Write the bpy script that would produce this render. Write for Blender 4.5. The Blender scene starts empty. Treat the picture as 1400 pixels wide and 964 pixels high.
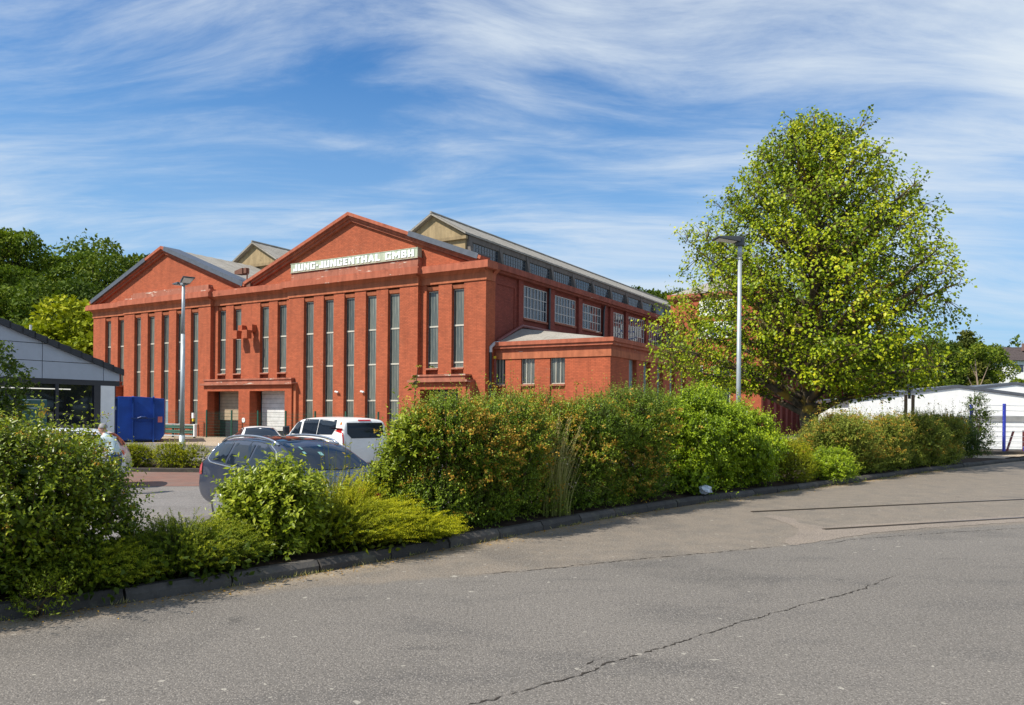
import bpy, bmesh, math, random
import numpy as np
from mathutils import Vector, Matrix
from mathutils.bvhtree import BVHTree

random.seed(7)
SC = bpy.context.scene
COL = SC.collection
rad = math.radians

# ------------------------------------------------------------------ camera, sky, sun, exposure
ROLL = 0.0095
cam_d = bpy.data.cameras.new('camera')
cam = bpy.data.objects.new('camera', cam_d)
COL.objects.link(cam)
cam_d.sensor_width = 36.0
cam_d.lens = 1028 / 1400 * 36.0
cam_d.shift_y = 80 / 1400
cam_d.clip_start = 0.1
cam_d.clip_end = 3000
cam.location = (0, 0, 1.8)
cam.rotation_mode = 'QUATERNION'
cam.rotation_quaternion = (Matrix.Rotation(rad(90), 3, 'X') @ Matrix.Rotation(ROLL, 3, 'Z')).to_quaternion()
SC.camera = cam

SUN_DIR = Vector((-0.95, -0.52, 1.18)).normalized()
sun_el = math.asin(SUN_DIR.z)
sun_az = math.atan2(SUN_DIR.x, SUN_DIR.y)

world = bpy.data.worlds.new('World')
SC.world = world
world.use_nodes = True
wn = world.node_tree
wn.nodes.clear()


def N(nt, t, **kw):
    n = nt.nodes.new(t)
    for k, v in kw.items():
        setattr(n, k, v)
    return n


SKY_A = (rad(-25), 0.55, 0.95, (7.62, 4.614, 0))
SKY_B = (rad(-32), 0.55, 2.3, (3.321, 18.277, 0))
SKY_T = (0.95, 1.50, 0.98)


def build_world():
    nt = wn
    L = nt.links.new
    out = N(nt, 'ShaderNodeOutputWorld')
    bg = N(nt, 'ShaderNodeBackground')
    bg.inputs['Strength'].default_value = 0.055
    sky = N(nt, 'ShaderNodeTexSky')
    sky.sky_type = 'NISHITA'
    sky.sun_disc = False
    sky.sun_elevation = sun_el
    sky.sun_rotation = sun_az
    sky.altitude = 300
    sky.air_density = 1.0
    sky.dust_density = 0.6
    sky.ozone_density = 2.2
    tc = N(nt, 'ShaderNodeTexCoord')
    sep = N(nt, 'ShaderNodeSeparateXYZ')
    L(tc.outputs['Generated'], sep.inputs[0])

    def m(op, a, b=None, c=None, clamp=False):
        n = N(nt, 'ShaderNodeMath', operation=op, use_clamp=clamp)
        for i, v in enumerate((a, b, c)):
            if v is None:
                continue
            if isinstance(v, (int, float)):
                n.inputs[i].default_value = v
            else:
                L(v, n.inputs[i])
        return n.outputs[0]
    zz = m('ADD', m('MAXIMUM', sep.outputs[2], 0.0), 0.16)
    px = m('DIVIDE', sep.outputs[0], zz)
    py = m('DIVIDE', sep.outputs[1], zz)
    comb = N(nt, 'ShaderNodeCombineXYZ')
    L(px, comb.inputs[0])
    L(py, comb.inputs[1])

    # warp the sheet so that the wisps bend
    wz = N(nt, 'ShaderNodeTexNoise')
    wz.inputs['Scale'].default_value = 0.55
    wz.inputs['Detail'].default_value = 2
    L(comb.outputs[0], wz.inputs['Vector'])
    wv = N(nt, 'ShaderNodeVectorMath', operation='MULTIPLY_ADD')
    L(wz.outputs['Color'], wv.inputs[0])
    wv.inputs[1].default_value = (1.1, 0.8, 0)
    L(comb.outputs[0], wv.inputs[2])

    def layer(rot, sx, sy, off, scale, detail, rough, dist):
        mp = N(nt, 'ShaderNodeMapping')
        mp.inputs['Rotation'].default_value = (0, 0, rot)
        mp.inputs['Scale'].default_value = (sx, sy, 1)
        mp.inputs['Location'].default_value = off
        L(wv.outputs[0], mp.inputs[0])
        no = N(nt, 'ShaderNodeTexNoise')
        no.inputs['Scale'].default_value = scale
        no.inputs['Detail'].default_value = detail
        no.inputs['Roughness'].default_value = rough
        no.inputs['Distortion'].default_value = dist
        L(mp.outputs[0], no.inputs['Vector'])
        return no.outputs['Fac']
    a = layer(SKY_A[0], SKY_A[1], SKY_A[2], SKY_A[3], 1.0, 3, 0.5, 0.3)
    b = layer(SKY_B[0], SKY_B[1], SKY_B[2], SKY_B[3], 1.0, 9, 0.60, 0.35)
    c = layer(SKY_B[0] + .25, SKY_B[1] * 3.4, SKY_B[2] * 3.0, (7.7, 2.2, 0), 1.0, 9, 0.66, 0.4)
    s = m('ADD', m('ADD', m('MULTIPLY', a, 1.15), m('MULTIPLY', b, 0.75)), m('MULTIPLY', c, 0.58))
    mr = N(nt, 'ShaderNodeMapRange', interpolation_type='SMOOTHSTEP')
    L(s, mr.inputs['Value'])
    mr.inputs['From Min'].default_value = SKY_T[0]
    mr.inputs['From Max'].default_value = SKY_T[1]
    mr.inputs['To Max'].default_value = SKY_T[2]
    # a thin veil towards the horizon
    veil = N(nt, 'ShaderNodeMapRange', interpolation_type='SMOOTHSTEP')
    L(sep.outputs[2], veil.inputs['Value'])
    veil.inputs['From Min'].default_value = 0.0
    veil.inputs['From Max'].default_value = 0.52
    veil.inputs['To Min'].default_value = 0.90
    veil.inputs['To Max'].default_value = 0.0
    thin = N(nt, 'ShaderNodeMapRange', interpolation_type='SMOOTHSTEP')
    L(sep.outputs[2], thin.inputs['Value'])
    thin.inputs['From Min'].default_value = 0.0
    thin.inputs['From Max'].default_value = 0.30
    thin.inputs['To Min'].default_value = 0.35
    thin.inputs['To Max'].default_value = 1.0
    fac = m('MULTIPLY', mr.outputs[0], thin.outputs[0])
    tint = N(nt, 'ShaderNodeMix', data_type='RGBA', blend_type='MULTIPLY')
    tint.inputs[0].default_value = 1.0
    L(sky.outputs[0], tint.inputs[6])
    tint.inputs[7].default_value = (0.58, 1.52, 2.30, 1)
    mix = N(nt, 'ShaderNodeMix', data_type='RGBA')
    low = N(nt, 'ShaderNodeMix', data_type='RGBA')
    L(veil.outputs[0], low.inputs[0])
    L(tint.outputs[2], low.inputs[6])
    low.inputs[7].default_value = (5.6, 8.8, 12.0, 1)
    L(fac, mix.inputs[0])
    L(low.outputs[2], mix.inputs[6])
    mix.inputs[7].default_value = (10.6, 11.8, 13.0, 1)
    L(mix.outputs[2], bg.inputs[0])
    L(bg.outputs[0], out.inputs[0])


build_world()
sun_d = bpy.data.lights.new('sun', 'SUN')
sun_d.energy = 5.0
sun_d.angle = rad(0.55)
sun_d.color = (1.0, 0.93, 0.82)
sun = bpy.data.objects.new('sun', sun_d)
COL.objects.link(sun)
sun.rotation_mode = 'QUATERNION'
sun.rotation_quaternion = SUN_DIR.to_track_quat('Z', 'Y')
sun.location = (-30, -20, 60)
SC.view_settings.view_transform = 'Standard'
SC.view_settings.look = 'None'
SC.view_settings.exposure = 0.35
SC.view_settings.gamma = 1.0
SC.cycles.max_bounces = 6
SC.cycles.transparent_max_bounces = 8


# ------------------------------------------------------------------ helpers
def link(o, parent=None):
    COL.objects.link(o)
    if parent is not None:
        o.parent = parent
    return o


def tag(o, label=None, cat=None, group=None, kind=None):
    if label:
        o['label'] = label
    if cat:
        o['category'] = cat
    if group:
        o['group'] = group
    if kind:
        o['kind'] = kind
    return o


def thing(name, label, cat, loc=(0, 0, 0), rz=0.0, group=None):
    o = bpy.data.objects.new(name, None)
    o.empty_display_size = 0.3
    link(o)
    o.location = loc
    o.rotation_euler = (0, 0, rz)
    return tag(o, label, cat, group)


class MB:
    """collects polygons and links them as one mesh object"""

    def __init__(s):
        s.v = []
        s.f = []
        s.mi = []

    def add(s, vs, fs, mi=0):
        b = len(s.v)
        s.v += [tuple(p) for p in vs]
        s.f += [tuple(b + i for i in f) for f in fs]
        s.mi += [mi] * len(fs)
        return s

    def box(s, x0, x1, y0, y1, z0, z1, mi=0):
        x0, x1 = min(x0, x1), max(x0, x1)
        y0, y1 = min(y0, y1), max(y0, y1)
        z0, z1 = min(z0, z1), max(z0, z1)
        vs = [(x0, y0, z0), (x1, y0, z0), (x1, y1, z0), (x0, y1, z0), (x0, y0, z1), (x1, y0, z1), (x1, y1, z1), (x0, y1, z1)]
        return s.add(vs, [(0, 3, 2, 1), (4, 5, 6, 7), (0, 1, 5, 4), (1, 2, 6, 5), (2, 3, 7, 6), (3, 0, 4, 7)], mi)

    def prism(s, a, b, mi=0):
        """a, b: two matching loops of points"""
        n = len(a)
        fs = [tuple(range(n))[::-1], tuple(range(n, 2 * n))]
        fs += [(i, (i + 1) % n, n + (i + 1) % n, n + i) for i in range(n)]
        return s.add(list(a) + list(b), fs, mi)

    def quad(s, a, b, c, d, mi=0):
        return s.add([a, b, c, d], [(0, 1, 2, 3)], mi)

    def tube(s, pts, r, n=8, mi=0, cap=True):
        pts = [Vector(p) for p in pts]
        if not hasattr(r, '__len__'):
            r = [r] * len(pts)
        vs = []
        prev = None
        for i, p in enumerate(pts):
            d = (pts[min(i + 1, len(pts) - 1)] - pts[max(i - 1, 0)]).normalized()
            if prev is None:
                ref = Vector((0, 0, 1)) if abs(d.z) < 0.9 else Vector((1, 0, 0))
                u = d.cross(ref).normalized()
            else:
                u = (prev - d * prev.dot(d))
                u = u.normalized() if u.length > 1e-6 else d.orthogonal().normalized()
            prev = u
            w = d.cross(u)
            for k in range(n):
                a = 2 * math.pi * k / n
                vs.append(p + (u * math.cos(a) + w * math.sin(a)) * r[i])
        fs = []
        for i in range(len(pts) - 1):
            for k in range(n):
                fs.append((i * n + k, i * n + (k + 1) % n, (i + 1) * n + (k + 1) % n, (i + 1) * n + k))
        if cap:
            fs.append(tuple(range(n))[::-1])
            fs.append(tuple(range((len(pts) - 1) * n, len(pts) * n)))
        return s.add(vs, fs, mi)

    def build(s, name, mat, parent=None, smooth=False, bevel=0, loc=None):
        me = bpy.data.meshes.new(name)
        me.from_pydata(s.v, [], s.f)
        mats = mat if isinstance(mat, (list, tuple)) else [mat]
        for m_ in mats:
            me.materials.append(m_)
        if len(mats) > 1:
            me.polygons.foreach_set('material_index', s.mi)
        if bevel:
            bm = bmesh.new()
            bm.from_mesh(me)
            bmesh.ops.bevel(bm, geom=bm.edges[:], offset=bevel, segments=1, affect='EDGES', profile=0.5)
            bm.to_mesh(me)
            bm.free()
        if smooth:
            me.polygons.foreach_set('use_smooth', [True] * len(me.polygons))
        me.update()
        o = bpy.data.objects.new(name, me)
        link(o, parent)
        if loc:
            o.location = loc
        return o


def mesh_np(name, verts, faces, var=None, mat=None, smooth=False):
    """fast mesh from numpy arrays; faces (n,k)"""
    me = bpy.data.meshes.new(name)
    nv, (nf, k) = len(verts), faces.shape
    me.vertices.add(nv)
    me.vertices.foreach_set('co', np.ascontiguousarray(verts, dtype=np.float32).ravel())
    me.loops.add(nf * k)
    me.loops.foreach_set('vertex_index', np.ascontiguousarray(faces, dtype=np.int32).ravel())
    me.polygons.add(nf)
    me.polygons.foreach_set('loop_start', np.arange(0, nf * k, k, dtype=np.int32))
    if smooth:
        me.polygons.foreach_set('use_smooth', np.ones(nf, dtype=bool))
    me.update(calc_edges=True)
    if var is not None:
        at = me.attributes.new('var', 'FLOAT', 'FACE')
        at.data.foreach_set('value', np.ascontiguousarray(var, dtype=np.float32))
    if mat:
        me.materials.append(mat)
    return me


# ------------------------------------------------------------------ materials
MATS = {}


class NT:
    def __init__(s, name):
        s.m = bpy.data.materials.new(name)
        s.m.use_nodes = True
        s.nt = s.m.node_tree
        s.b = s.nt.nodes['Principled BSDF']
        s.out = s.nt.nodes['Material Output']
        s.tc = N(s.nt, 'ShaderNodeTexCoord')
        MATS[name] = s.m

    def l(s, a, b):
        s.nt.links.new(a, b)

    def n(s, t, **kw):
        return N(s.nt, t, **kw)

    def map(s, scale=(1, 1, 1), src=None, loc=(0, 0, 0), rot=(0, 0, 0)):
        mp = s.n('ShaderNodeMapping')
        mp.inputs['Scale'].default_value = scale
        mp.inputs['Location'].default_value = loc
        mp.inputs['Rotation'].default_value = rot
        s.l(src or s.tc.outputs['Object'], mp.inputs[0])
        return mp.outputs[0]

    def noise(s, scale, detail=4, rough=0.55, vec=None, dist=0.0):
        no = s.n('ShaderNodeTexNoise')
        no.inputs['Scale'].default_value = scale
        no.inputs['Detail'].default_value = detail
        no.inputs['Roughness'].default_value = rough
        no.inputs['Distortion'].default_value = dist
        s.l(vec if vec is not None else s.tc.outputs['Object'], no.inputs['Vector'])
        return no.outputs['Fac']

    def step(s, v, lo, hi, a=0.0, b=1.0):
        mr = s.n('ShaderNodeMapRange', interpolation_type='SMOOTHSTEP')
        s.l(v, mr.inputs['Value'])
        mr.inputs['From Min'].default_value = lo
        mr.inputs['From Max'].default_value = hi
        mr.inputs['To Min'].default_value = a
        mr.inputs['To Max'].default_value = b
        return mr.outputs[0]

    def ramp(s, v, stops):
        r = s.n('ShaderNodeValToRGB')
        e = r.color_ramp.elements
        while len(e) < len(stops):
            e.new(0.5)
        for k, (p, c) in enumerate(stops):
            e[k].position = p
            e[k].color = (*c, 1)
        s.l(v, r.inputs[0])
        return r.outputs[0]

    def mix(s, f, a, b, blend='MIX'):
        mx = s.n('ShaderNodeMix', data_type='RGBA', blend_type=blend)
        for i, v in ((0, f), (6, a), (7, b)):
            if isinstance(v, (int, float)):
                mx.inputs[i].default_value = v
            elif isinstance(v, tuple):
                mx.inputs[i].default_value = (*v, 1)
            else:
                s.l(v, mx.inputs[i])
        return mx.outputs[2]

    def math(s, op, a, b=None, clamp=False):
        m_ = s.n('ShaderNodeMath', operation=op, use_clamp=clamp)
        for i, v in enumerate((a, b)):
            if v is None:
                continue
            if isinstance(v, (int, float)):
                m_.inputs[i].default_value = v
            else:
                s.l(v, m_.inputs[i])
        return m_.outputs[0]

    def attr(s, name):
        a = s.n('ShaderNodeAttribute', attribute_name=name)
        return a.outputs['Fac']

    def bump(s, h, strength=0.3, dist=0.02):
        b = s.n('ShaderNodeBump')
        b.inputs['Strength'].default_value = strength
        b.inputs['Distance'].default_value = dist
        s.l(h, b.inputs['Height'])
        s.l(b.outputs[0], s.b.inputs['Normal'])

    def fin(s, color=None, rough=0.6, spec=0.5, metal=0.0, coat=0.0):
        if color is not None:
            if isinstance(color, tuple):
                s.b.inputs['Base Color'].default_value = (*color, 1)
            else:
                s.l(color, s.b.inputs['Base Color'])
        if isinstance(rough, (int, float)):
            s.b.inputs['Roughness'].default_value = rough
        else:
            s.l(rough, s.b.inputs['Roughness'])
        s.b.inputs['Specular IOR Level'].default_value = spec
        s.b.inputs['Metallic'].default_value = metal
        if coat:
            s.b.inputs['Coat Weight'].default_value = coat
            s.b.inputs['Coat Roughness'].default_value = 0.04
        return s.m


def plain(name, c, rough=0.6, spec=0.5, metal=0.0, coat=0.0, var=0.12, scale=3.0):
    t = NT(name)
    nz = t.noise(scale, 5)
    nz2 = t.noise(scale * 14, 3)
    col = t.mix(t.step(nz, 0.3, 0.7), tuple(x * (1 - var) for x in c), tuple(min(1, x * (1 + var)) for x in c))
    col = t.mix(t.step(nz2, 0.35, 0.75, 0, 0.35), col, tuple(x * (1 - 1.6 * var) for x in c))
    return t.fin(col, rough, spec, metal, coat)


def wallvec(t):
    """x+y along the wall, z up: one brick layout for front and side walls"""
    sp = t.n('ShaderNodeSeparateXYZ')
    t.l(t.tc.outputs['Object'], sp.inputs[0])
    cb = t.n('ShaderNodeCombineXYZ')
    t.l(t.math('ADD', sp.outputs[0], sp.outputs[1]), cb.inputs[0])
    t.l(sp.outputs[2], cb.inputs[1])
    return cb.outputs[0], sp


def mat_brick(name, base, faded):
    t = NT(name)
    v, sp = wallvec(t)
    br = t.n('ShaderNodeTexBrick')
    br.inputs['Scale'].default_value = 1.0
    br.inputs['Brick Width'].default_value = 0.25
    br.inputs['Row Height'].default_value = 0.083
    br.inputs['Mortar Size'].default_value = 0.009
    br.inputs['Mortar Smooth'].default_value = 0.3
    br.inputs['Color1'].default_value = (1, 1, 1, 1)
    br.inputs['Color2'].default_value = (0.74, 0.76, 0.78, 1)
    br.inputs['Mortar'].default_value = (0.60, 0.60, 0.60, 1)
    t.l(v, br.inputs['Vector'])
    n1 = t.noise(0.35, 5, 0.6, v)
    n2 = t.noise(7.0, 4, 0.6, v)
    mp = t.map((1.1, 0.16, 1), v)
    n3 = t.noise(1.6, 5, 0.6, mp)
    col = t.mix(t.step(n1, 0.35, 0.7), base, tuple(x * 1.13 for x in base))
    col = t.mix(t.step(n3, 0.46, 0.74, 0, 0.5), col, tuple(x * 0.66 for x in base))
    n6 = t.noise(1.2, 6, 0.65, t.map((4.5, 0.22, 1), v, (3, 5, 0)))
    col = t.mix(t.step(n6, 0.54, 0.72, 0, 0.45), col, tuple(x * q for x, q in zip(base, (.58, .62, .7))))
    n4 = t.noise(2.2, 6, 0.7, v)
    col = t.mix(t.step(n4, 0.40, 0.72, 0, 0.42), col, tuple(x * q for x, q in zip(base, (.66, .72, .8))))
    n5 = t.noise(0.55, 7, 0.68, t.map((1.0, 0.6, 1), v, (9, 2, 0)))
    col = t.mix(t.step(n5, 0.54, 0.74, 0, 0.22), col, tuple(min(1, x * q) for x, q in zip(base, (1.12, 1.55, 1.75))))
    col = t.mix(0.85, col, br.outputs['Color'], 'MULTIPLY')
    # worn patches where the paint has gone, in single bricks
    pm = t.math('MULTIPLY', t.step(t.noise(0.28, 3, 0.5, t.map((1, 1, 1), v, (4.2, 1.1, 0))), 0.60, 0.72), t.step(n2, 0.55, 0.66))
    col = t.mix(t.math('MULTIPLY', pm, 0.75), col, faded)
    mort = br.outputs['Fac']
    h = t.math('SUBTRACT', t.math('MULTIPLY', n2, 0.4), mort)
    t.bump(h, 0.55, 0.012)
    return t.fin(col, 0.85, 0.25)


def mat_trim(name, base, peel=0.62):
    """painted render: vertical rain streaks, paint peeled to pale plaster in stretched patches"""
    t = NT(name)
    v, sp = wallvec(t)
    n1 = t.noise(1.3, 4, 0.6, t.map((2.4, 0.5, 1), v))
    n2 = t.noise(9.0, 4, 0.6, v)
    col = t.mix(t.step(n1, 0.35, 0.7), tuple(x * 0.82 for x in base), tuple(x * 1.12 for x in base))
    col = t.mix(t.step(n2, 0.55, 0.75, 0, 0.3), col, tuple(x * 0.6 for x in base))
    pk = t.noise(0.8, 9, 0.72, t.map((0.9, 4.6, 1), v, (2.1, 0.7, 0)))
    col = t.mix(t.step(pk, peel, peel + 0.03), col, (0.60, 0.50, 0.41))
    dk = t.noise(0.7, 8, 0.7, t.map((1.4, 3.0, 1), v, (7.1, 3.7, 0)))
    col = t.mix(t.step(dk, .56, .68, 0, .6), col, tuple(x * .42 for x in base))
    t.bump(n2, 0.25, 0.01)
    return t.fin(col, 0.85, 0.25)


def mat_glass_strip(name, base, pale):
    """old profiled glass: long vertical channels, dusty, with a mirror-like film"""
    t = NT(name)
    v, sp = wallvec(t)
    wv = t.n('ShaderNodeTexWave', wave_type='BANDS', bands_direction='X')
    wv.inputs['Scale'].default_value = 1.45
    wv.inputs['Distortion'].default_value = 0.5
    wv.inputs['Detail'].default_value = 1.5
    t.l(v, wv.inputs['Vector'])
    st = t.noise(3.0, 4, 0.6, t.map((3.0, 0.12, 1), v))
    st2 = t.noise(0.8, 2, 0.5, t.map((1.0, 0.5, 1), v))
    f = t.math('MULTIPLY', t.step(st, 0.42, 0.66), t.step(wv.outputs['Fac'], 0.2, 0.9, 0.35, 1.0))
    col = t.mix(f, base, pale)
    col = t.mix(t.step(st2, 0.4, 0.65, 0, 0.45), col, tuple(x * 0.6 for x in base))
    oi = t.n('ShaderNodeObjectInfo')
    col = t.mix(t.math('MULTIPLY', oi.outputs['Random'], 0.55), col, tuple(x * 0.40 for x in base))
    t.bump(wv.outputs['Fac'], 0.25, 0.02)
    return t.fin(col, t.step(st, 0.3, 0.7, 0.08, 0.36), 0.6)


def mat_roof(name, a, b):
    t = NT(name)
    n1 = t.noise(0.8, 6, 0.65)
    n2 = t.noise(11, 5, 0.7)
    n3 = t.noise(2.6, 4, 0.6, t.map((1.5, 0.3, 1)))
    col = t.mix(t.step(n1, 0.3, 0.7), a, b)
    col = t.mix(t.step(n2, 0.45, 0.7, 0, 0.6), col, tuple(x * 0.5 for x in a))
    col = t.mix(t.step(n3, 0.55, 0.75, 0, 0.4), col, (0.10, 0.09, 0.06))
    t.bump(n2, 0.4, 0.02)
    return t.fin(col, 0.9, 0.2)


def mat_leaf(name, stops, trans=0.35, rough=0.45, spec=0.35):
    t = NT(name)
    var = t.attr('var')
    col = t.ramp(var, stops)
    t.l(col, t.b.inputs['Base Color'])
    t.b.inputs['Roughness'].default_value = rough
    t.b.inputs['Specular IOR Level'].default_value = spec * .5
    tr = t.n('ShaderNodeBsdfTranslucent')
    c2 = t.mix(1.0, col, (1.15, 1.25, 0.55), 'MULTIPLY')
    t.l(c2, tr.inputs[0])
    mx = t.n('ShaderNodeMixShader')
    mx.inputs[0].default_value = trans
    t.l(t.b.outputs[0], mx.inputs[1])
    t.l(tr.outputs[0], mx.inputs[2])
    t.l(mx.outputs[0], t.out.inputs[0])
    return t.m


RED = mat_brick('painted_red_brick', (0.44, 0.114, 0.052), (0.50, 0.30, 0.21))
DARK_RED = mat_brick('dark_red_brick', (0.27, 0.066, 0.046), (0.40, 0.22, 0.17))  # darker red than the front brick, for hall side, block side and wing
RED2 = mat_brick('painted_red_brick_annex', (0.455, 0.112, 0.050), (0.50, 0.30, 0.21))
TRIM = mat_trim('painted_red_render', (0.42, 0.135, 0.065), 0.70)
CORN = mat_trim('weathered_red_cornice', (0.39, 0.118, 0.066), 0.63)
LEDGE = mat_trim('peeled_ledge', (0.36, 0.135, 0.085), 0.585)
GLASS_STRIP = mat_glass_strip('profiled_glass', (0.105, 0.122, 0.108), (0.36, 0.36, 0.295))
GLASS_STRIP2 = mat_glass_strip('profiled_glass_dark', (0.070, 0.086, 0.082), (0.31, 0.315, 0.26))
GLASS_PALE = mat_glass_strip('pale_blue_glass', (0.30, 0.42, 0.46), (0.45, 0.55, 0.58))
TRANSOM = plain('pale_transom_paint', (0.50, 0.48, 0.40), 0.6)
MUNTIN = plain('pale_muntin_paint', (0.50, 0.47, 0.44), 0.6)
MUNTIN_D = plain('weathered_muntin', (0.17, 0.17, 0.16), 0.7)
WGLASS = NT('window_glass').fin((0.030, 0.040, 0.055), 0.05, 0.8)
ROOF = mat_roof('fibre_cement_roof', (0.27, 0.25, 0.215), (0.35, 0.325, 0.285))
FLASH = plain('slate_grey_flashing', (0.11, 0.12, 0.14), 0.45, 0.5, 0.3)
PLASTER = mat_trim('ochre_plaster', (0.33, 0.25, 0.14), 0.9)
CONC = mat_trim('grey_concrete', (0.15, 0.13, 0.115), 0.9)
DOOR_TAN = plain('tan_door_panel', (0.42, 0.33, 0.22), 0.55, 0.4)
DOOR_WHITE = plain('white_door_panel', (0.66, 0.67, 0.66), 0.5, 0.4)
BLACKPIPE = plain('black_pipe', (0.03, 0.032, 0.035), 0.4)
ZINC = plain('zinc_pipe', (0.55, 0.55, 0.55), 0.4, 0.5, 0.2)
REDPIPE = plain('red_painted_pipe', (0.20, 0.055, 0.045), 0.45)
SIGN_BG = mat_trim('pale_green_sign_board', (0.46, 0.51, 0.38), 0.9)
SIGN_TX = plain('white_letter_paint', (0.86, 0.88, 0.86), 0.5)
RUST = plain('rusty_metal', (0.15, 0.06, 0.035), 0.75)
GALV = plain('galvanised_steel', (0.42, 0.46, 0.48), 0.45, 0.5, 0.35)
DARKMET = plain('dark_lamp_housing', (0.06, 0.065, 0.07), 0.4)
GREENMET = plain('green_powder_coat', (0.015, 0.085, 0.055), 0.45)
BLUE = plain('blue_container_paint', (0.008, 0.055, 0.29), 0.42, 0.4, 0, 0, 0.2, 1.4)
BLUE_D = plain('blue_container_recess', (0.006, 0.035, 0.16), 0.5)
CLAD = plain('pale_grey_cladding', (0.40, 0.44, 0.50), 0.4, 0.4, 0, 0, 0.04)
ANTH = plain('anthracite_frame', (0.028, 0.030, 0.038), 0.4)
WHITE = plain('white_render', (0.84, 0.84, 0.82), 0.7, 0.3, 0, 0, 0.05)
SHOPGLASS = NT('shop_glass').fin((0.010, 0.013, 0.014), 0.04, 0.6)
POSTER = plain('dark_teal_poster', (0.03, 0.11, 0.10), 0.35)
YEL = plain('yellow_print', (0.65, 0.50, 0.03), 0.5)
PALE = plain('pale_print', (0.55, 0.62, 0.58), 0.5)
RUBBER = plain('tyre_rubber', (0.02, 0.02, 0.02), 0.8)
ALLOY = plain('alloy_rim', (0.45, 0.46, 0.48), 0.3, 0.5, 0.7)
CHROME = NT('chrome_trim').fin((0.62, 0.64, 0.66), 0.14, 0.5, 0.9)
TAIL = NT('red_tail_lamp').fin((0.50, 0.012, 0.012), 0.15, 0.6, 0, 0.6)
AMBER = NT('amber_lamp').fin((0.75, 0.20, 0.01), 0.2, 0.6)
HEADL = NT('headlamp_glass').fin((0.55, 0.57, 0.60), 0.08, 0.7)
STICK = plain('pale_sticker', (0.16, 0.32, 0.31), 0.5)
REDSTK = plain('red_white_label', (0.60, 0.16, 0.14), 0.5)
BARK = None


def mat_bark(name, a, b, lichen, amount):
    t = NT(name)
    v = t.map((1, 1, 0.35))
    n1 = t.noise(6, 6, 0.65, v)
    n2 = t.noise(1.7, 3, 0.6)
    col = t.mix(t.step(n1, 0.35, 0.65), a, b)
    col = t.mix(t.step(n2, amount, amount + 0.12), col, lichen)
    t.bump(n1, 0.6, 0.03)
    return t.fin(col, 0.9, 0.2)


BARK = mat_bark('lichen_bark', (0.06, 0.048, 0.035), (0.15, 0.12, 0.085), (0.33, 0.215, 0.04), 0.50)
BARK2 = mat_bark('grey_brown_bark', (0.06, 0.045, 0.035), (0.15, 0.12, 0.09), (0.12, 0.12, 0.06), 0.6)
TWIG = mat_bark('shrub_twig', (0.05, 0.035, 0.02), (0.12, 0.085, 0.05), (0.14, 0.11, 0.04), 0.6)

# ------------------------------------------------------------------ the ground
LOT = -0.25
KERB = [(-23.2, -10.1), (-8.0, 3.05), (-4.26, 6.28), (-3.0, 7.37), (-2.05, 8.30), (-0.57, 10.08), (1.63, 12.72), (4.21, 15.38), (7.06, 18.0),
        (9.4, 20.15), (13.85, 24.4), (19.75, 29.5), (30.0, 37.0), (60.0, 58.0)]
KN = np.array([-0.69, 0.724])          # from the kerb towards the car park


def resample(pts, step):
    p = np.array(pts, float)
    d = np.r_[0, np.cumsum(np.hypot(*np.diff(p, axis=0).T))]
    n = int(d[-1] / step)
    s = np.linspace(0, d[-1], n + 1)
    # smooth the corners a little
    q = np.c_[np.interp(s, d, p[:, 0]), np.interp(s, d, p[:, 1])]
    for _ in range(4):
        q[1:-1] = 0.25 * q[:-2] + 0.5 * q[1:-1] + 0.25 * q[2:]
    return q


KP = resample(KERB, 0.5)


def kerb_at_x(x):
    """kerb point with this X"""
    return np.array([x, np.interp(x, KP[:, 0], KP[:, 1])])


def poly_dist(P, L):
    """signed distance of points P (n,2) to polyline L, + on its right side (towards the camera)"""
    best = np.full(len(P), 1e9)
    sg = np.zeros(len(P))
    for a, b in zip(L[:-1], L[1:]):
        ab = b - a
        t = np.clip(((P - a) @ ab) / (ab @ ab), 0, 1)
        c = a + t[:, None] * ab
        d = np.hypot(*(P - c).T)
        cr = ab[0] * (P[:, 1] - a[1]) - ab[1] * (P[:, 0] - a[0])
        u = d < best
        best[u] = d[u]
        sg[u] = np.where(cr[u] > 0, -1, 1)
    return best * sg


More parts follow.
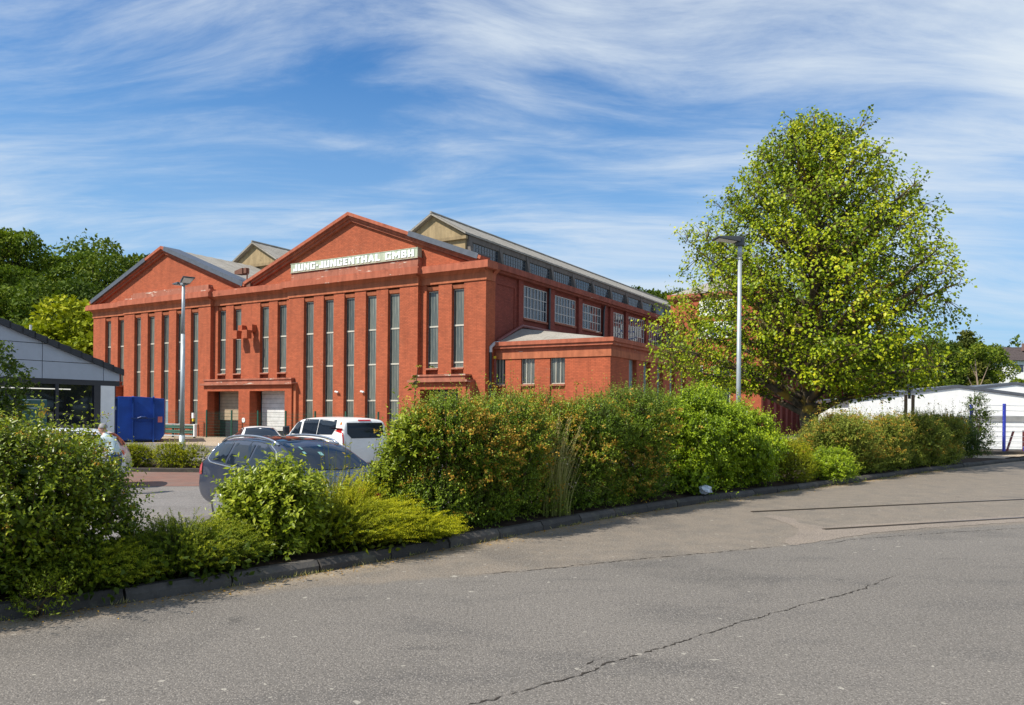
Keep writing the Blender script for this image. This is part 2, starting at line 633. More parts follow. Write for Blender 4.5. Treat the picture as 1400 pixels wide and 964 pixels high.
def mat_asphalt(name, base, dark, sand, lot=False):
    t = NT(name)
    big = t.noise(0.22, 5, 0.6)
    mid = t.noise(1.1, 5, 0.62, t.map((0.6, 1.3, 1), None, (0, 0, 0), (0, 0, rad(-42))))
    fine = t.noise(38, 4, 0.75)
    vo = t.n('ShaderNodeTexVoronoi')
    vo.inputs['Scale'].default_value = 62
    t.l(t.tc.outputs['Object'], vo.inputs['Vector'])
    spk = t.step(vo.outputs['Distance'], 0.10, 0.55)
    col = t.mix(t.step(big, 0.35, 0.68), base, tuple(x * 1.16 for x in base))
    col = t.mix(t.step(mid, 0.48, 0.72, 0, 0.7), col, dark)
    pat = t.noise(0.9, 6, 0.7, t.map((0.5, 1.6, 1), None, (3, 9, 0), (0, 0, rad(20))))
    col = t.mix(t.step(pat, 0.60, 0.72, 0, 0.6), col, tuple(x * .72 for x in dark))
    if not lot:
        sd = t.attr('seam')
        wob = t.math('MULTIPLY', t.math('SUBTRACT', t.noise(1.4, 4, 0.6), 0.5), 0.5)
        side = t.step(t.math('ADD', sd, wob), -0.10, 0.10)       # 1 = main lane
        strip = t.mix(t.step(t.noise(2.3, 5, 0.65), 0.35, 0.7), (0.215, 0.178, 0.138), (0.160, 0.138, 0.112))
        col = t.mix(side, strip, col)
        kd = t.attr('kerbdist')
        grit = t.step(t.math('ADD', kd, t.math('MULTIPLY', t.math('SUBTRACT', t.noise(3.5, 5, 0.65), 0.5), 0.7)), 0.05, 0.42, 1, 0)
        col = t.mix(t.math('MULTIPLY', grit, 0.8), col, sand)
    else:
        lt = t.noise(0.6, 3, 0.5)
        col = t.mix(t.step(lt, 0.5, 0.7, 0, 0.4), col, sand)
    if not lot:
        st_ = t.noise(0.42, 3, 0.5, t.map((1, 1, 1), None, (11, 4, 0)))
        col = t.mix(t.step(st_, 0.60, 0.66, 0, 0.35), col, tuple(x * .8 for x in dark))
        oil = t.noise(1.7, 2, 0.4, t.map((1, 1, 1), None, (1, 8, 0)))
        col = t.mix(t.step(oil, 0.70, 0.76, 0, 0.55), col, (.05, .048, .045))
    # stones of the aggregate
    col = t.mix(t.math('MULTIPLY', t.math('SUBTRACT', 1.0, spk), 0.85), col, tuple(min(1, x * 2.1) for x in base))
    col = t.mix(t.step(fine, 0.47, 0.66, 0, 0.7), col, tuple(x * 0.38 for x in base))
    wsp = t.step(t.noise(9, 2, 0.4, t.map((1, 1, 1), None, (5, 3, 0))), 0.725, 0.74, 0, 0.6)
    col = t.mix(wsp, col, (0.42, 0.39, 0.33))
    t.bump(t.math('ADD', fine, t.math('MULTIPLY', spk, 0.6)), 0.8, 0.006)
    return t.fin(col, 0.85, 0.3)


ASPHALT = mat_asphalt('old_asphalt', (0.148, 0.134, 0.118), (0.098, 0.091, 0.084), (0.34, 0.265, 0.17))
LOTASPH = mat_asphalt('car_park_asphalt', (0.170, 0.158, 0.148), (0.125, 0.115, 0.105), (0.24, 0.20, 0.16), True)
def mat_kerb():
    t = NT('dark_kerb_concrete')
    oi = t.n('ShaderNodeObjectInfo')
    v = t.n('ShaderNodeVectorMath', operation='ADD')
    t.l(t.tc.outputs['Object'], v.inputs[0])
    cb = t.n('ShaderNodeCombineXYZ')
    t.l(t.math('MULTIPLY', oi.outputs['Random'], 40.0), cb.inputs[2])
    t.l(cb.outputs[0], v.inputs[1])
    n1 = t.noise(5, 6, .65, v.outputs[0])
    n2 = t.noise(45, 3, .6, v.outputs[0])
    n3 = t.noise(2.2, 5, .7, v.outputs[0])
    col = t.mix(oi.outputs['Random'], (.062, .056, .050), (.105, .096, .086))
    col = t.mix(t.step(n1, .4, .7, 0, .6), col, (.045, .042, .038))
    col = t.mix(t.step(n3, .56, .66, 0, .5), col, (.13, .125, .085))
    col = t.mix(t.step(n2, .6, .75, 0, .5), col, (.19, .18, .16))
    t.bump(t.math('ADD', n1, n2), .6, .008)
    return t.fin(col, .92, .2)


KERBM = mat_kerb()
SOIL = plain('bed_soil', (0.045, 0.032, 0.022), 0.95, 0.1, 0, 0, 0.35, 6.0)
PATCH = mat_asphalt('pinkish_patch', (0.205, 0.172, 0.142), (0.165, 0.14, 0.115), (0.26, 0.21, 0.16), True)
CRACKM = plain('crack_filler', (0.048, 0.040, 0.033), 0.9, 0.2)
STEELRAIL = plain('rusty_steel_rail', (0.085, 0.055, 0.045), 0.38, 0.6, 0.5)
EARTH = plain('meadow_earth', (0.06, 0.085, 0.025), 0.95, 0.1, 0, 0, 0.3, 0.2)
BEIGE = mat_asphalt('beige_gravel', (0.36, 0.29, 0.21), (0.30, 0.24, 0.17), (0.42, 0.35, 0.25), True)


def mat_paver():
    t = NT('red_brown_pavers')
    br = t.n('ShaderNodeTexBrick')
    br.inputs['Scale'].default_value = 1
    br.inputs['Brick Width'].default_value = 0.21
    br.inputs['Row Height'].default_value = 0.105
    br.inputs['Mortar Size'].default_value = 0.006
    br.inputs['Color1'].default_value = (0.24, 0.125, 0.095, 1)
    br.inputs['Color2'].default_value = (0.18, 0.105, 0.085, 1)
    br.inputs['Mortar'].default_value = (0.10, 0.075, 0.06, 1)
    t.l(t.tc.outputs['Object'], br.inputs['Vector'])
    col = t.mix(t.step(t.noise(0.9, 5), 0.4, 0.75, 0, 0.5), br.outputs['Color'], (0.19, 0.16, 0.14))
    return t.fin(col, 0.85, 0.25)


PAVER = mat_paver()


def hill_h(x, y):
    """terrain height away from the yard"""
    x = np.asarray(x, float)
    y = np.asarray(y, float)
    r = np.clip((y - 84) / 70, 0, 1)
    left = np.clip((-20 - x) / 60, 0, 1)
    base = 15 * r * r * (3 - 2 * r)
    l2 = np.clip((y + 0.55 * x - 8) / 55, 0, 1) * np.clip((-52 - x) / 30, 0, 1) * 11
    rt = np.clip((x - 40) / 60, 0, 1)
    return base * (1 - 0.45 * rt) + l2 * (1 - 0.4 * r) + left * r * 3 - 0.42


def build_ground():
    # terrain: one sheet out to the horizon, with the wooded hills
    gx = np.r_[-900, -600, -400, -300, np.arange(-240, 241, 8.0), 300, 400, 600, 900]
    gy = np.r_[-300, -200, -100, -60, -30, np.arange(0, 241, 8.0), 300, 400, 600, 1000]
    X, Y = np.meshgrid(gx, gy, indexing='ij')
    Z = hill_h(X, Y)
    n, m = X.shape
    V = np.c_[X.ravel(), Y.ravel(), Z.ravel()]
    i, j = np.meshgrid(np.arange(n - 1), np.arange(m - 1), indexing='ij')
    q = (i * m + j).ravel()
    F = np.c_[q, q + m, q + m + 1, q + 1]
    o = bpy.data.objects.new('terrain', mesh_np('terrain', V, F, None, EARTH, True))
    tag(link(o), 'grassy ground and wooded hillsides', None, None, 'structure')
    # car park sheet
    mb = MB().quad((-60, -6, LOT), (70, -6, LOT), (70, 84, LOT), (-60, 84, LOT))
    tag(mb.build('car_park', LOTASPH), 'grey asphalt car park', None, None, 'structure')
    z = LOT + 0.004
    mb = MB().quad((-30, 16.6, z), (-2.0, 20.6, z), (-3.4, 24.0, z), (-30, 23.6, z))
    tag(mb.build('parking_bays', PAVER), 'red brown paved parking bays', None, None, 'structure')
    A = np.array([0.854, -0.520])
    B = np.array([0.520, 0.854])
    C = np.array([-1.516, 42.0])
    q = [C + A * -34 + B * -0.1, C + A * -34 + B * -9.0, C + A * -8 + B * -8.6, C + A * -8 + B * -0.1]
    mb = MB().quad(*[(p[0], p[1], z) for p in q])
    tag(mb.build('gravel_strip', BEIGE), 'beige gravel strip along the hall', None, None, 'structure')
    # road: a strip grid from the kerb towards and past the camera
    off = np.r_[-0.06, 0.0, 0.1, 0.2, 0.35, 0.55, 0.8, 1.1, 1.5, 2, 2.6, 3.3, 4.2, 5.5, 7, 10, 15, 25, 45, 80]
    P = KP[:, None, :] - KN[None, None, :] * off[None, :, None]
    P = P.reshape(-1, 2)
    n, m = len(KP), len(off)
    i, j = np.meshgrid(np.arange(n - 1), np.arange(m - 1), indexing='ij')
    q = (i * m + j).ravel()
    F = np.c_[q, q + 1, q + m + 1, q + m]
    F = F[:, ::-1]
    me = mesh_np('road', np.c_[P, np.zeros(len(P))], F, None, ASPHALT)
    nrm = np.zeros(len(me.polygons) * 3, np.float32)
    me.polygons.foreach_get('normal', nrm)
    if nrm.reshape(-1, 3)[:, 2].mean() < 0:
        me.flip_normals()
    SEAM = np.array([(-24, -9.6), (-4.01, 5.92), (-3.01, 6.92), (-2.3, 7.43), (-0.46, 8.2), (1.25, 9.04), (3.69, 10.2), (5.3, 11.2), (9.5, 12.9), (40, 24.5)])
    for nm, val in (('seam', poly_dist(P, SEAM)), ('kerbdist', poly_dist(P, KP))):
        at = me.attributes.new(nm, 'FLOAT', 'POINT')
        at.data.foreach_set('value', val.astype(np.float32))
    road = bpy.data.objects.new('road', me)
    tag(link(road), 'worn grey asphalt road', None, None, 'structure')
    rng = np.random.default_rng(5)

    def ribbon(pts, w, name, jag, parent, mat=CRACKM, z=0.004):
        pts = np.array(pts, float)
        d = np.r_[0, np.cumsum(np.hypot(*np.diff(pts, axis=0).T))]
        k = int(d[-1] / 0.035)
        s = np.linspace(0, d[-1], k)
        p = np.c_[np.interp(s, d, pts[:, 0]), np.interp(s, d, pts[:, 1])]
        tdir = np.gradient(p, axis=0)
        tdir /= np.hypot(*tdir.T)[:, None]
        nn = np.c_[-tdir[:, 1], tdir[:, 0]]
        j1 = np.convolve(rng.normal(0, jag, k + 8), np.ones(5) / 5, 'same')[:k] * 1.6 + rng.normal(0, jag * .35, k)
        p = p + nn * j1[:, None]
        ww = w * rng.uniform(0.05, 1.5, k) ** 1.4 * np.minimum(1, np.minimum(np.arange(k), np.arange(k)[::-1]) / 12 + .12)
        V = np.r_[np.c_[p + nn * ww[:, None], np.full(k, z)], np.c_[p - nn * ww[:, None], np.full(k, z)]]
        a = np.arange(k - 1)
        F = np.c_[a, a + k, a + k + 1, a + 1]
        me = mesh_np(name, V, F, None, mat)
        return link(bpy.data.objects.new(name, me), parent)
    ribbon([(-0.9, 4.1), (-0.25, 4.6), (0.11, 4.87), (0.52, 5.18), (0.81, 5.45), (1.34, 5.92), (1.88, 6.38), (2.39, 6.79), (2.97, 7.23), (3.52, 7.66), (4.32, 8.41)], 0.0065, 'crack', 0.016, road)
    ribbon([(-0.46, 8.2), (0.5, 8.62), (1.25, 9.04), (2.4, 9.6), (3.69, 10.2)], 0.0075, 'crack', 0.016, road)
    ribbon([(4.3, 10.35), (4.86, 10.78), (5.77, 11.15), (6.76, 11.54), (8.23, 12.07), (12, 13.5)], 0.006, 'crack', 0.014, road)
    ribbon([(0.35, 5.02), (0.62, 5.45), (0.8, 5.62)], 0.006, 'crack', 0.012, road)
    # pinkish patch round the rails, a ragged sheet
    pts = [(4.62, 13.30), (4.86, 13.0), (4.75, 12.4), (4.98, 11.98), (6.9, 12.72), (9.33, 13.62), (14, 15.35), (22, 18.3), (22, 17.5), (14, 14.6), (8.69, 12.75), (6.6, 11.95), (5.5, 11.42), (4.6, 10.75), (3.82, 10.24), (3.75, 10.48), (4.2, 11.1), (4.5, 11.77), (4.5, 12.5), (4.42, 13.15)]
    q = []
    for a, b in zip(pts, pts[1:] + pts[:1]):
        a, b = np.array(a), np.array(b)
        k = max(2, int(np.hypot(*(b - a)) / 0.12))
        for t in range(k):
            q.append(tuple(a + (b - a) * t / k + rng.normal(0, 0.022, 2)))
    mb = MB().add([(x, y, 0.004) for x, y in q], [tuple(range(len(q)))])
    o = mb.build('asphalt_patch', PATCH, road)
    # rails let into the road
    rd = Vector((0.938, 0.35, 0))
    rn = Vector((-0.35, 0.938, 0))
    for p0, lab in ((Vector((4.39, 13.72, 0)), 'rusty rail let flush into the road, nearer the hedge'), (Vector((4.87, 11.71, 0)), 'rusty rail let flush into the road in the pinkish patch')):
        mb = MB()
        for w0, w1, zz, mi in ((-0.012, 0.03, 0.012, 0), (-0.052, -0.012, 0.0085, 1)):
            a, b = p0 + rn * w0, p0 + rn * w1
            e = rd * 22
            mb.prism([a + Vector((0, 0, 0.001)), b + Vector((0, 0, 0.001)), b + Vector((0, 0, zz)), a + Vector((0, 0, zz))],
                     [a + e + Vector((0, 0, 0.001)), b + e + Vector((0, 0, 0.001)), b + e + Vector((0, 0, zz)), a + e + Vector((0, 0, zz))], mi)
        o = mb.build('steel_rail', [STEELRAIL, CRACKM])
        tag(o, lab, 'rail', 'rails let into the road')
    # planting bed
    wid = np.interp(KP[:, 0], [-30, -4, 0, 5, 10, 20, 60], [1.9, 1.9, 1.95, 2.8, 4.6, 4.8, .16])
    wid = np.where(KP[:, 0] > 17.2, np.maximum(.16, 4.8 - (KP[:, 0] - 17.2) * 2.6), wid)
    inner = KP + KN * 0.12
    outer = KP + KN * wid[:, None]
    k = len(KP)
    rz = np.random.default_rng(3)
    V = np.r_[np.c_[inner, np.full(k, 0.10)], np.c_[(inner + outer) / 2, 0.17 + rz.uniform(-.03, .03, k)], np.c_[outer, np.full(k, 0.04)], np.c_[outer, np.full(k, LOT)]]
    a = np.arange(k - 1)
    F = np.r_[tuple(np.c_[a + r * k, a + r * k + 1, a + (r + 1) * k + 1, a + (r + 1) * k] for r in range(3))]
    o = bpy.data.objects.new('planting_bed', mesh_np('planting_bed', V, F, None, SOIL))
    tag(link(o), 'dark soil of the planting bed', None, None, 'structure')
    # kerb: single stones under one empty
    kerb = thing('kerb', 'row of dark bevelled kerb stones', None)
    tag(kerb, None, None, None, 'structure')
    d = np.r_[0, np.cumsum(np.hypot(*np.diff(KP, axis=0).T))]
    s = 8.0
    h = 0.0
    while s < 62:
        Lk = 0.99
        p0 = np.array([np.interp(s, d, KP[:, 0]), np.interp(s, d, KP[:, 1])])
        p1 = np.array([np.interp(s + Lk, d, KP[:, 0]), np.interp(s + Lk, d, KP[:, 1])])
        t = (p1 - p0) / np.hypot(*(p1 - p0))
        nn = np.array([-t[1], t[0]])
        w = 0.15
        dz = rz.uniform(-0.008, 0.008)
        of = rz.uniform(-0.008, 0.008)
        hh = 0.13 + dz
        prof = [(0.0 + of, -0.1), (0.0 + of, hh - 0.055), (0.045 + of, hh), (w + of, hh), (w + of, -0.1)]
        ends = []
        for P0 in (p0 + t * 0.008, p1 - t * 0.006):
            ends.append([(P0[0] + nn[0] * a, P0[1] + nn[1] * a, b) for a, b in prof])
        MB().prism(ends[0], ends[1]).build('kerb_stone', KERBM, kerb)
        s += 1.0
    # island in the car park
    mb = MB().box(-30, -5.6, 23.95, 24.09, LOT - 0.1, LOT + 0.12).box(-30, -5.6, 27.2, 27.34, LOT - 0.1, LOT + 0.12).box(-5.6, -5.46, 23.95, 27.34, LOT - .1, LOT + .12)
    tag(mb.build('island_kerb', KERBM, None, False, 0.012), 'kerb of the planted island', None, None, 'structure')
    mb = MB().box(-30, -5.6, 24.09, 27.2, LOT - 0.1, LOT + 0.07)
    tag(mb.build('island_soil', SOIL), 'soil of the planted island', None, None, 'structure')
    # low wall and paved strip at the far right
    mb = MB()
    q0, q1 = Vector((19.9, 33.55, 0)), Vector((46, 40.6, 0))
    t = (q1 - q0).normalized()
    nn = Vector((-t.y, t.x, 0)) * 0.25
    mb.prism([q0 + Vector((0, 0, -0.4)), q0 + nn + Vector((0, 0, -0.4)), q0 + nn + Vector((0, 0, 0.17)), q0 + Vector((0, 0, 0.17))],
             [q1 + Vector((0, 0, -0.4)), q1 + nn + Vector((0, 0, -0.4)), q1 + nn + Vector((0, 0, 0.17)), q1 + Vector((0, 0, 0.17))])
    tag(mb.build('low_wall', plain('stained_concrete', (0.10, 0.085, 0.065), 0.9, 0.2, 0, 0, 0.3)), 'low stained concrete wall under the blue fence posts', 'wall')
    mb = MB().add([(14.6, 25.6, 0.03), (19.75, 29.9, 0.03), (30, 37.5, 0.03), (29, 39.5, 0.03), (19.9, 33.5, 0.03), (14.5, 28.5, 0.03)], [(0, 1, 2, 3, 4, 5)])
    tag(mb.build('verge', BEIGE), 'dusty verge beside the road', None, None, 'structure')


build_ground()


# ------------------------------------------------------------------ the red hall
HALL_LOC = (-1.516, 42.0, LOT)
HALL_RZ = math.atan2(-0.520, 0.854)
hall = thing('industrial_hall', 'big red painted brick factory hall with twin gables and tall slit windows', 'factory hall', HALL_LOC, HALL_RZ)


def hall_world(x, y, z):
    return (HALL_LOC[0] + 0.854 * x + 0.520 * y, HALL_LOC[1] - 0.520 * x + 0.854 * y, HALL_LOC[2] + z)


FR = 9.38   # underside of the frieze
PANE_CACHE = {}


def glass_pane(parent, w, h, x, y, z, mat, name='glass_pane'):
    key = (round(w, 3), round(h, 3), mat.name, name)
    if key in PANE_CACHE:
        o = bpy.data.objects.new(name, PANE_CACHE[key])
        link(o, parent)
        o.location = (x, y, z)
        return o
    o = MB().box(0, w, 0, 0.03, 0, h).build(name, mat, parent, loc=(x, y, z))
    PANE_CACHE[key] = o.data
    return o


def tall_window(x0, x1, yg, z0, z1, trans, pale=False, seed=0):
    """steel frame with white transoms; one sheet of profiled glass between each two"""
    mb = MB()
    fw = 0.035
    mb.box(x0, x0 + fw, yg - 0.02, yg + 0.05, z0, z1, 1).box(x1 - fw, x1, yg - 0.02, yg + 0.05, z0, z1, 1)
    zs = [z0] + [t for t in trans if z0 + .1 < t < z1 - .1] + [z1]
    for t in zs:
        e = 0.045
        mb.box(x0 + fw, x1 - fw, yg - 0.035, yg + 0.05, max(z0, t - e), min(z1, t + e), 0)
    w = mb.build('window', [TRANSOM, MUNTIN_D], hall)
    rr = random.Random(seed)
    for k, (a, b) in enumerate(zip(zs[:-1], zs[1:])):
        m_ = GLASS_STRIP if rr.random() < 0.6 else GLASS_STRIP2
        if pale and k == 0:
            m_ = GLASS_PALE
        pa, pb = a + (0.045 if k else 0.045), b - 0.045
        glass_pane(w, x1 - x0 - 2 * fw - .004, pb - pa - .004, x0 + fw + .002, yg, pa + .002, m_)
    return w


SECT = [
    (-38.83, -34.0, 0.0, [(-37.13, -36.31), (-35.36, -34.52)], 'long'),
    (-34.0, -23.43, -0.30, [(-32.64, -31.79), (-30.92, -30.05), (-29.17, -28.27), (-27.40, -26.56), (-25.66, -24.79)], 'long'),
    (-23.43, -15.40, 0.0, [(-23.00, -22.13), (-21.33, -20.49), (-18.55, -17.68), (-16.83, -15.95)], 'short'),
    (-15.40, -4.58, -0.30, [(-14.01, -13.11), (-12.23, -11.35), (-10.43, -9.56), (-8.64, -7.78), (-6.87, -5.96)], 'long'),
    (-4.58, 0.0, 0.0, [(-4.18, -3.30), (-2.35, -1.49)], 'short'),
]
DOORS = [(-23.30, -19.96), (-18.83, -15.39), (-4.12, -1.43)]
REC = 0.25      # depth of the window recesses
T = 0.60        # wall thickness


def build_facade():
    wl = MB()
    seed = 0

    def wl_box(x0, x1, ya, yb, z0, z1):
        cuts = [(d0, d1) for d0, d1 in DOORS if d0 < x1 and d1 > x0]
        if not cuts:
            wl.box(x0, x1, ya, yb, z0, z1)
            return
        wl.box(x0, x1, ya, yb, 3.30, z1)
        xs = x0
        for d0, d1 in cuts:
            if d0 > xs:
                wl.box(xs, d0, ya, yb, z0, 3.30)
            xs = max(xs, d1)
        if xs < x1:
            wl.box(xs, x1, ya, yb, z0, 3.30)
    for a, b, y0, wins, kind in SECT:
        prev = a
        for (w0, w1) in wins:
            wl_box(prev, w0, y0, T, 0, FR)
            prev = w1
            seed += 1
            zb = 0.85 if kind == 'long' else 4.51
            if kind == 'short' and a < -30:
                zb = 4.51
            # below and behind
            yb = y0 + REC
            wl_box(w0, w1, yb if kind == 'short' else y0 + 0.05, T, 0, zb - 0.10)
            wl.box(w0, w1, yb + 0.06, T, zb - 0.10, FR)
            MB().box(w0, w1, y0 - 0.04, yb + 0.10, zb - 0.10, zb).build('sill', LEDGE, hall)
            # sloping lintel
            MB().prism([(w0, yb + .06, 9.02), (w0, y0 + 0.10, 9.06), (w0, y0 + 0.04, 9.27), (w0, yb + .06, 9.30)],
                       [(w1, yb + .06, 9.02), (w1, y0 + 0.10, 9.06), (w1, y0 + 0.04, 9.27), (w1, yb + .06, 9.30)]).build('lintel', TRIM, hall)
            tall_window(w0, w1, yb, zb, 9.02, (2.61, 4.82, 6.95), seed in (5, 6), seed)
        wl_box(prev, b, y0, T, 0, FR)
    # gables: two triangles of brick behind the cornice
    for c, hw in ((-10.2, 9.75), (-29.3, 9.35)):
        wl.prism([(c - hw, 0.12, 10.2), (c + hw, 0.12, 10.2), (c, 0.12, 14.0)], [(c - hw, T, 10.2), (c + hw, T, 10.2), (c, T, 14.0)])
    # side wall with pilasters and the blind corner bay
    wl.box(-T, 0.0, T + .002, 0.97, 0, FR)
    front = wl
    wl = MB()
    wl.box(-0.45, -0.12, T + .003, 57, 0, 10.05)
    for p0, p1 in ((3.50, 4.05), (7.45, 8.05), (11.55, 12.15), (15.7, 16.25), (16.9, 17.45), (19.85, 20.4), (24.15, 24.7), (28.3, 28.9)):
        wl.box(-0.44, 0.06, p0, p1, 0, 10.03)
    wl.box(-0.44, -0.07, 0.972, 1.25, 0, 9.9).box(-0.44, -0.07, 3.2, 3.498, 0, 9.9).box(-0.44, -0.07, 1.25, 3.2, 9.35, 9.9)
    wl.build('side_wall', DARK_RED, hall)
    wl = front
    # far side and rear walls
    wl.box(-38.83, -38.3, T, 57, 0, 10.0)
    wl.box(-38.3, -0.45, 56.5, 57, 0, 10.0)
    wl.build('wall', RED, hall)
    # frieze and cornice, stepping round the projecting bays
    fz = MB()
    cn = MB()
    for i, (a, b, y0, wins, kind) in enumerate(SECT):
        fwd = y0 < 0
        e = 0.06 if fwd else 0.0
        x0, x1 = a - e, b + e
        if i == 0:
            x0 -= 0.06
        if i == len(SECT) - 1:
            x1 += 0.06
        if not fwd:
            if i > 0:
                x0 += 0.06
            if i < len(SECT) - 1:
                x1 -= 0.06
        fz.box(x0, x1, y0 - 0.06, T, FR, 9.80)
        # hollow under the cornice
        f0 = y0 - 0.06
        fz.prism([(x0, f0, 9.80), (x0, f0 - 0.26, 9.99), (x0, T, 9.99), (x0, T, 9.80)], [(x1, f0, 9.80), (x1, f0 - 0.26, 9.99), (x1, T, 9.99), (x1, T, 9.80)])
        g = 0.32 if fwd else 0.0
        xa, xb = (a - g, b + g) if fwd else (a + (0.32 if i else -0.45), b - (0.32 if i < len(SECT) - 1 else -0.40))
        cn.box(xa, xb, y0 - 0.46, T, 9.99, 10.32)
        cn.box(xa + (0.05 if i == 0 else 0), xb - (0.05 if i == 4 else 0), y0 - 0.38, T, 10.32, 10.42)
    fz.build('frieze', TRIM, hall)
    # return of the cornice along the side
    sc = MB().box(-0.5, 0.38, T + .001, 57, 10.06, 10.40).box(-0.44, 0.22, .972, 57, 9.93, 10.06)
    sc.build('cornice', mat_trim('dark_red_render', (0.27, 0.078, 0.052), 0.64), hall)  # side return in a darker red than the front cornice
    cn.prism([(0.0, T, 9.40), (0.06, T, 9.80), (0.38, T, 10.055), (-.5, T, 10.055), (-.5, T, 9.4)], [(0.0, 0.97, 9.40), (0.06, 0.97, 9.80), (0.38, 0.97, 10.055), (-.5, 0.97, 10.055), (-.5, .97, 9.4)])
    cn.build('cornice', CORN, hall)
    # blocking courses above the cornice
    bl = MB()
    bl.box(-15.2, -4.6, -0.34, 0.13, 10.42, 10.62).box(-15.2, -4.6, -0.30, 0.13, 10.62, 10.98)
    bl.box(-15.25, -4.55, -0.37, 0.13, 10.98, 11.05)
    bl.build('blocking_course', LEDGE, hall)
    bl = MB()
    bl.box(-34.0, -23.45, -0.34, 0.13, 10.42, 10.62)
    bl.box(-33.2, -23.75, -0.26, 0.13, 10.62, 10.84).box(-33.0, -23.8, -0.22, 0.13, 10.84, 10.97)
    bl.build('blocking_course', LEDGE, hall)
    bl = MB()
    bl.box(-0.95, -0.25, -0.1, 0.5, 10.42, 10.62).box(-0.8, -0.45, -0.05, 0.4, 10.62, 10.72)
    bl.build('blocking_course', LEDGE, hall)
    # raking cornices, three mouldings deep
    rk = MB()
    for c, hw, ap in ((-10.2, 9.95, 14.05), (-29.35, 9.45, 13.95)):
        for sgn in (-1, 1):
            e = Vector((c + sgn * hw, 0, 10.36))
            p = Vector((c, 0, ap))
            d = (p - e).normalized()
            nz = Vector((-d.z * sgn, 0, d.x * sgn))
            if nz.z < 0:
                nz = -nz
            for (h0, h1, yf) in ((-0.16, 0.0, -0.06), (0.0, 0.14, -0.20), (0.14, 0.34, -0.34)):
                def loop(P, h0=h0, h1=h1, yf=yf, at_top=False):
                    return [P + nz * h0 + Vector((0, yf, 0)), P + nz * h1 + Vector((0, yf, 0)), P + nz * h1 + Vector((0, T - .01, 0)), P + nz * h0 + Vector((0, T - .01, 0))]
                lo = loop(e)
                hi = loop(p)
                # mitre the top at the ridge line
                for q in hi:
                    k = (c - q.x) / d.x
                    q += d * k
                rk.prism(lo, hi)
            # flashing / coping
            h0, h1 = 0.345, 0.41
            if (c > -15 and sgn < 0) or (c > -15 and sgn > 0):
                ts = (0.02, 0.52) if sgn > 0 else (0.0, 0.0)
            else:
                ts = (0.02, 0.80 if sgn < 0 else 0.97)
            if ts[1] > 0:
                a0, a1 = e + (p - e) * ts[0], e + (p - e) * ts[1]
                fl = MB().prism([a0 + nz * 0.10 + Vector((0, -0.36, 0)), a0 + nz * h1 + Vector((0, -0.36, 0)), a0 + nz * h1 + Vector((0, T + .4, 0)), a0 + nz * 0.345 + Vector((0, T + .4, 0))],
                         [a1 + nz * 0.10 + Vector((0, -0.36, 0)), a1 + nz * h1 + Vector((0, -0.36, 0)), a1 + nz * h1 + Vector((0, T + .4, 0)), a1 + nz * 0.345 + Vector((0, T + .4, 0))])
                fl.build('verge_flashing', FLASH, hall)
    rk.build('raking_cornice', CORN, hall)
    # roofs: corrugated sheets, ridges along the hall
    for c, hw, ap, zr in ((-10.2, 9.9, 14.05, 10.42), (-29.35, 9.4, 13.95, 10.42)):
        mb = MB()
        for sgn in (-1, 1):
            x_e = c + sgn * (hw + 0.2)
            n = 120
            ys = np.linspace(0.35, 57.2, n)
            for k in range(len(ys) - 1):
                dz = 0.03 if k % 2 else 0.0
                mb.quad((x_e, ys[k], zr - .06 + 0.03 - dz), (x_e, ys[k + 1], zr - .06 + dz), (c, ys[k + 1], ap + 0.28 + dz), (c, ys[k], ap + 0.31 - dz))
        mb.build('roof', ROOF, hall)
        # valley wall of pale bricks between the gables
    MB().prism([(-22.6, 0.3, 10.40), (-17.4, 0.3, 10.40), (-17.4, 0.3, 11.2), (-20.0, 0.3, 10.9), (-22.6, 0.3, 11.5)], [(-22.6, .55, 10.40), (-17.4, .55, 10.40), (-17.4, .55, 11.2), (-20.0, .55, 10.9), (-22.6, .55, 11.5)]).build('valley_wall', LEDGE, hall)


build_facade()


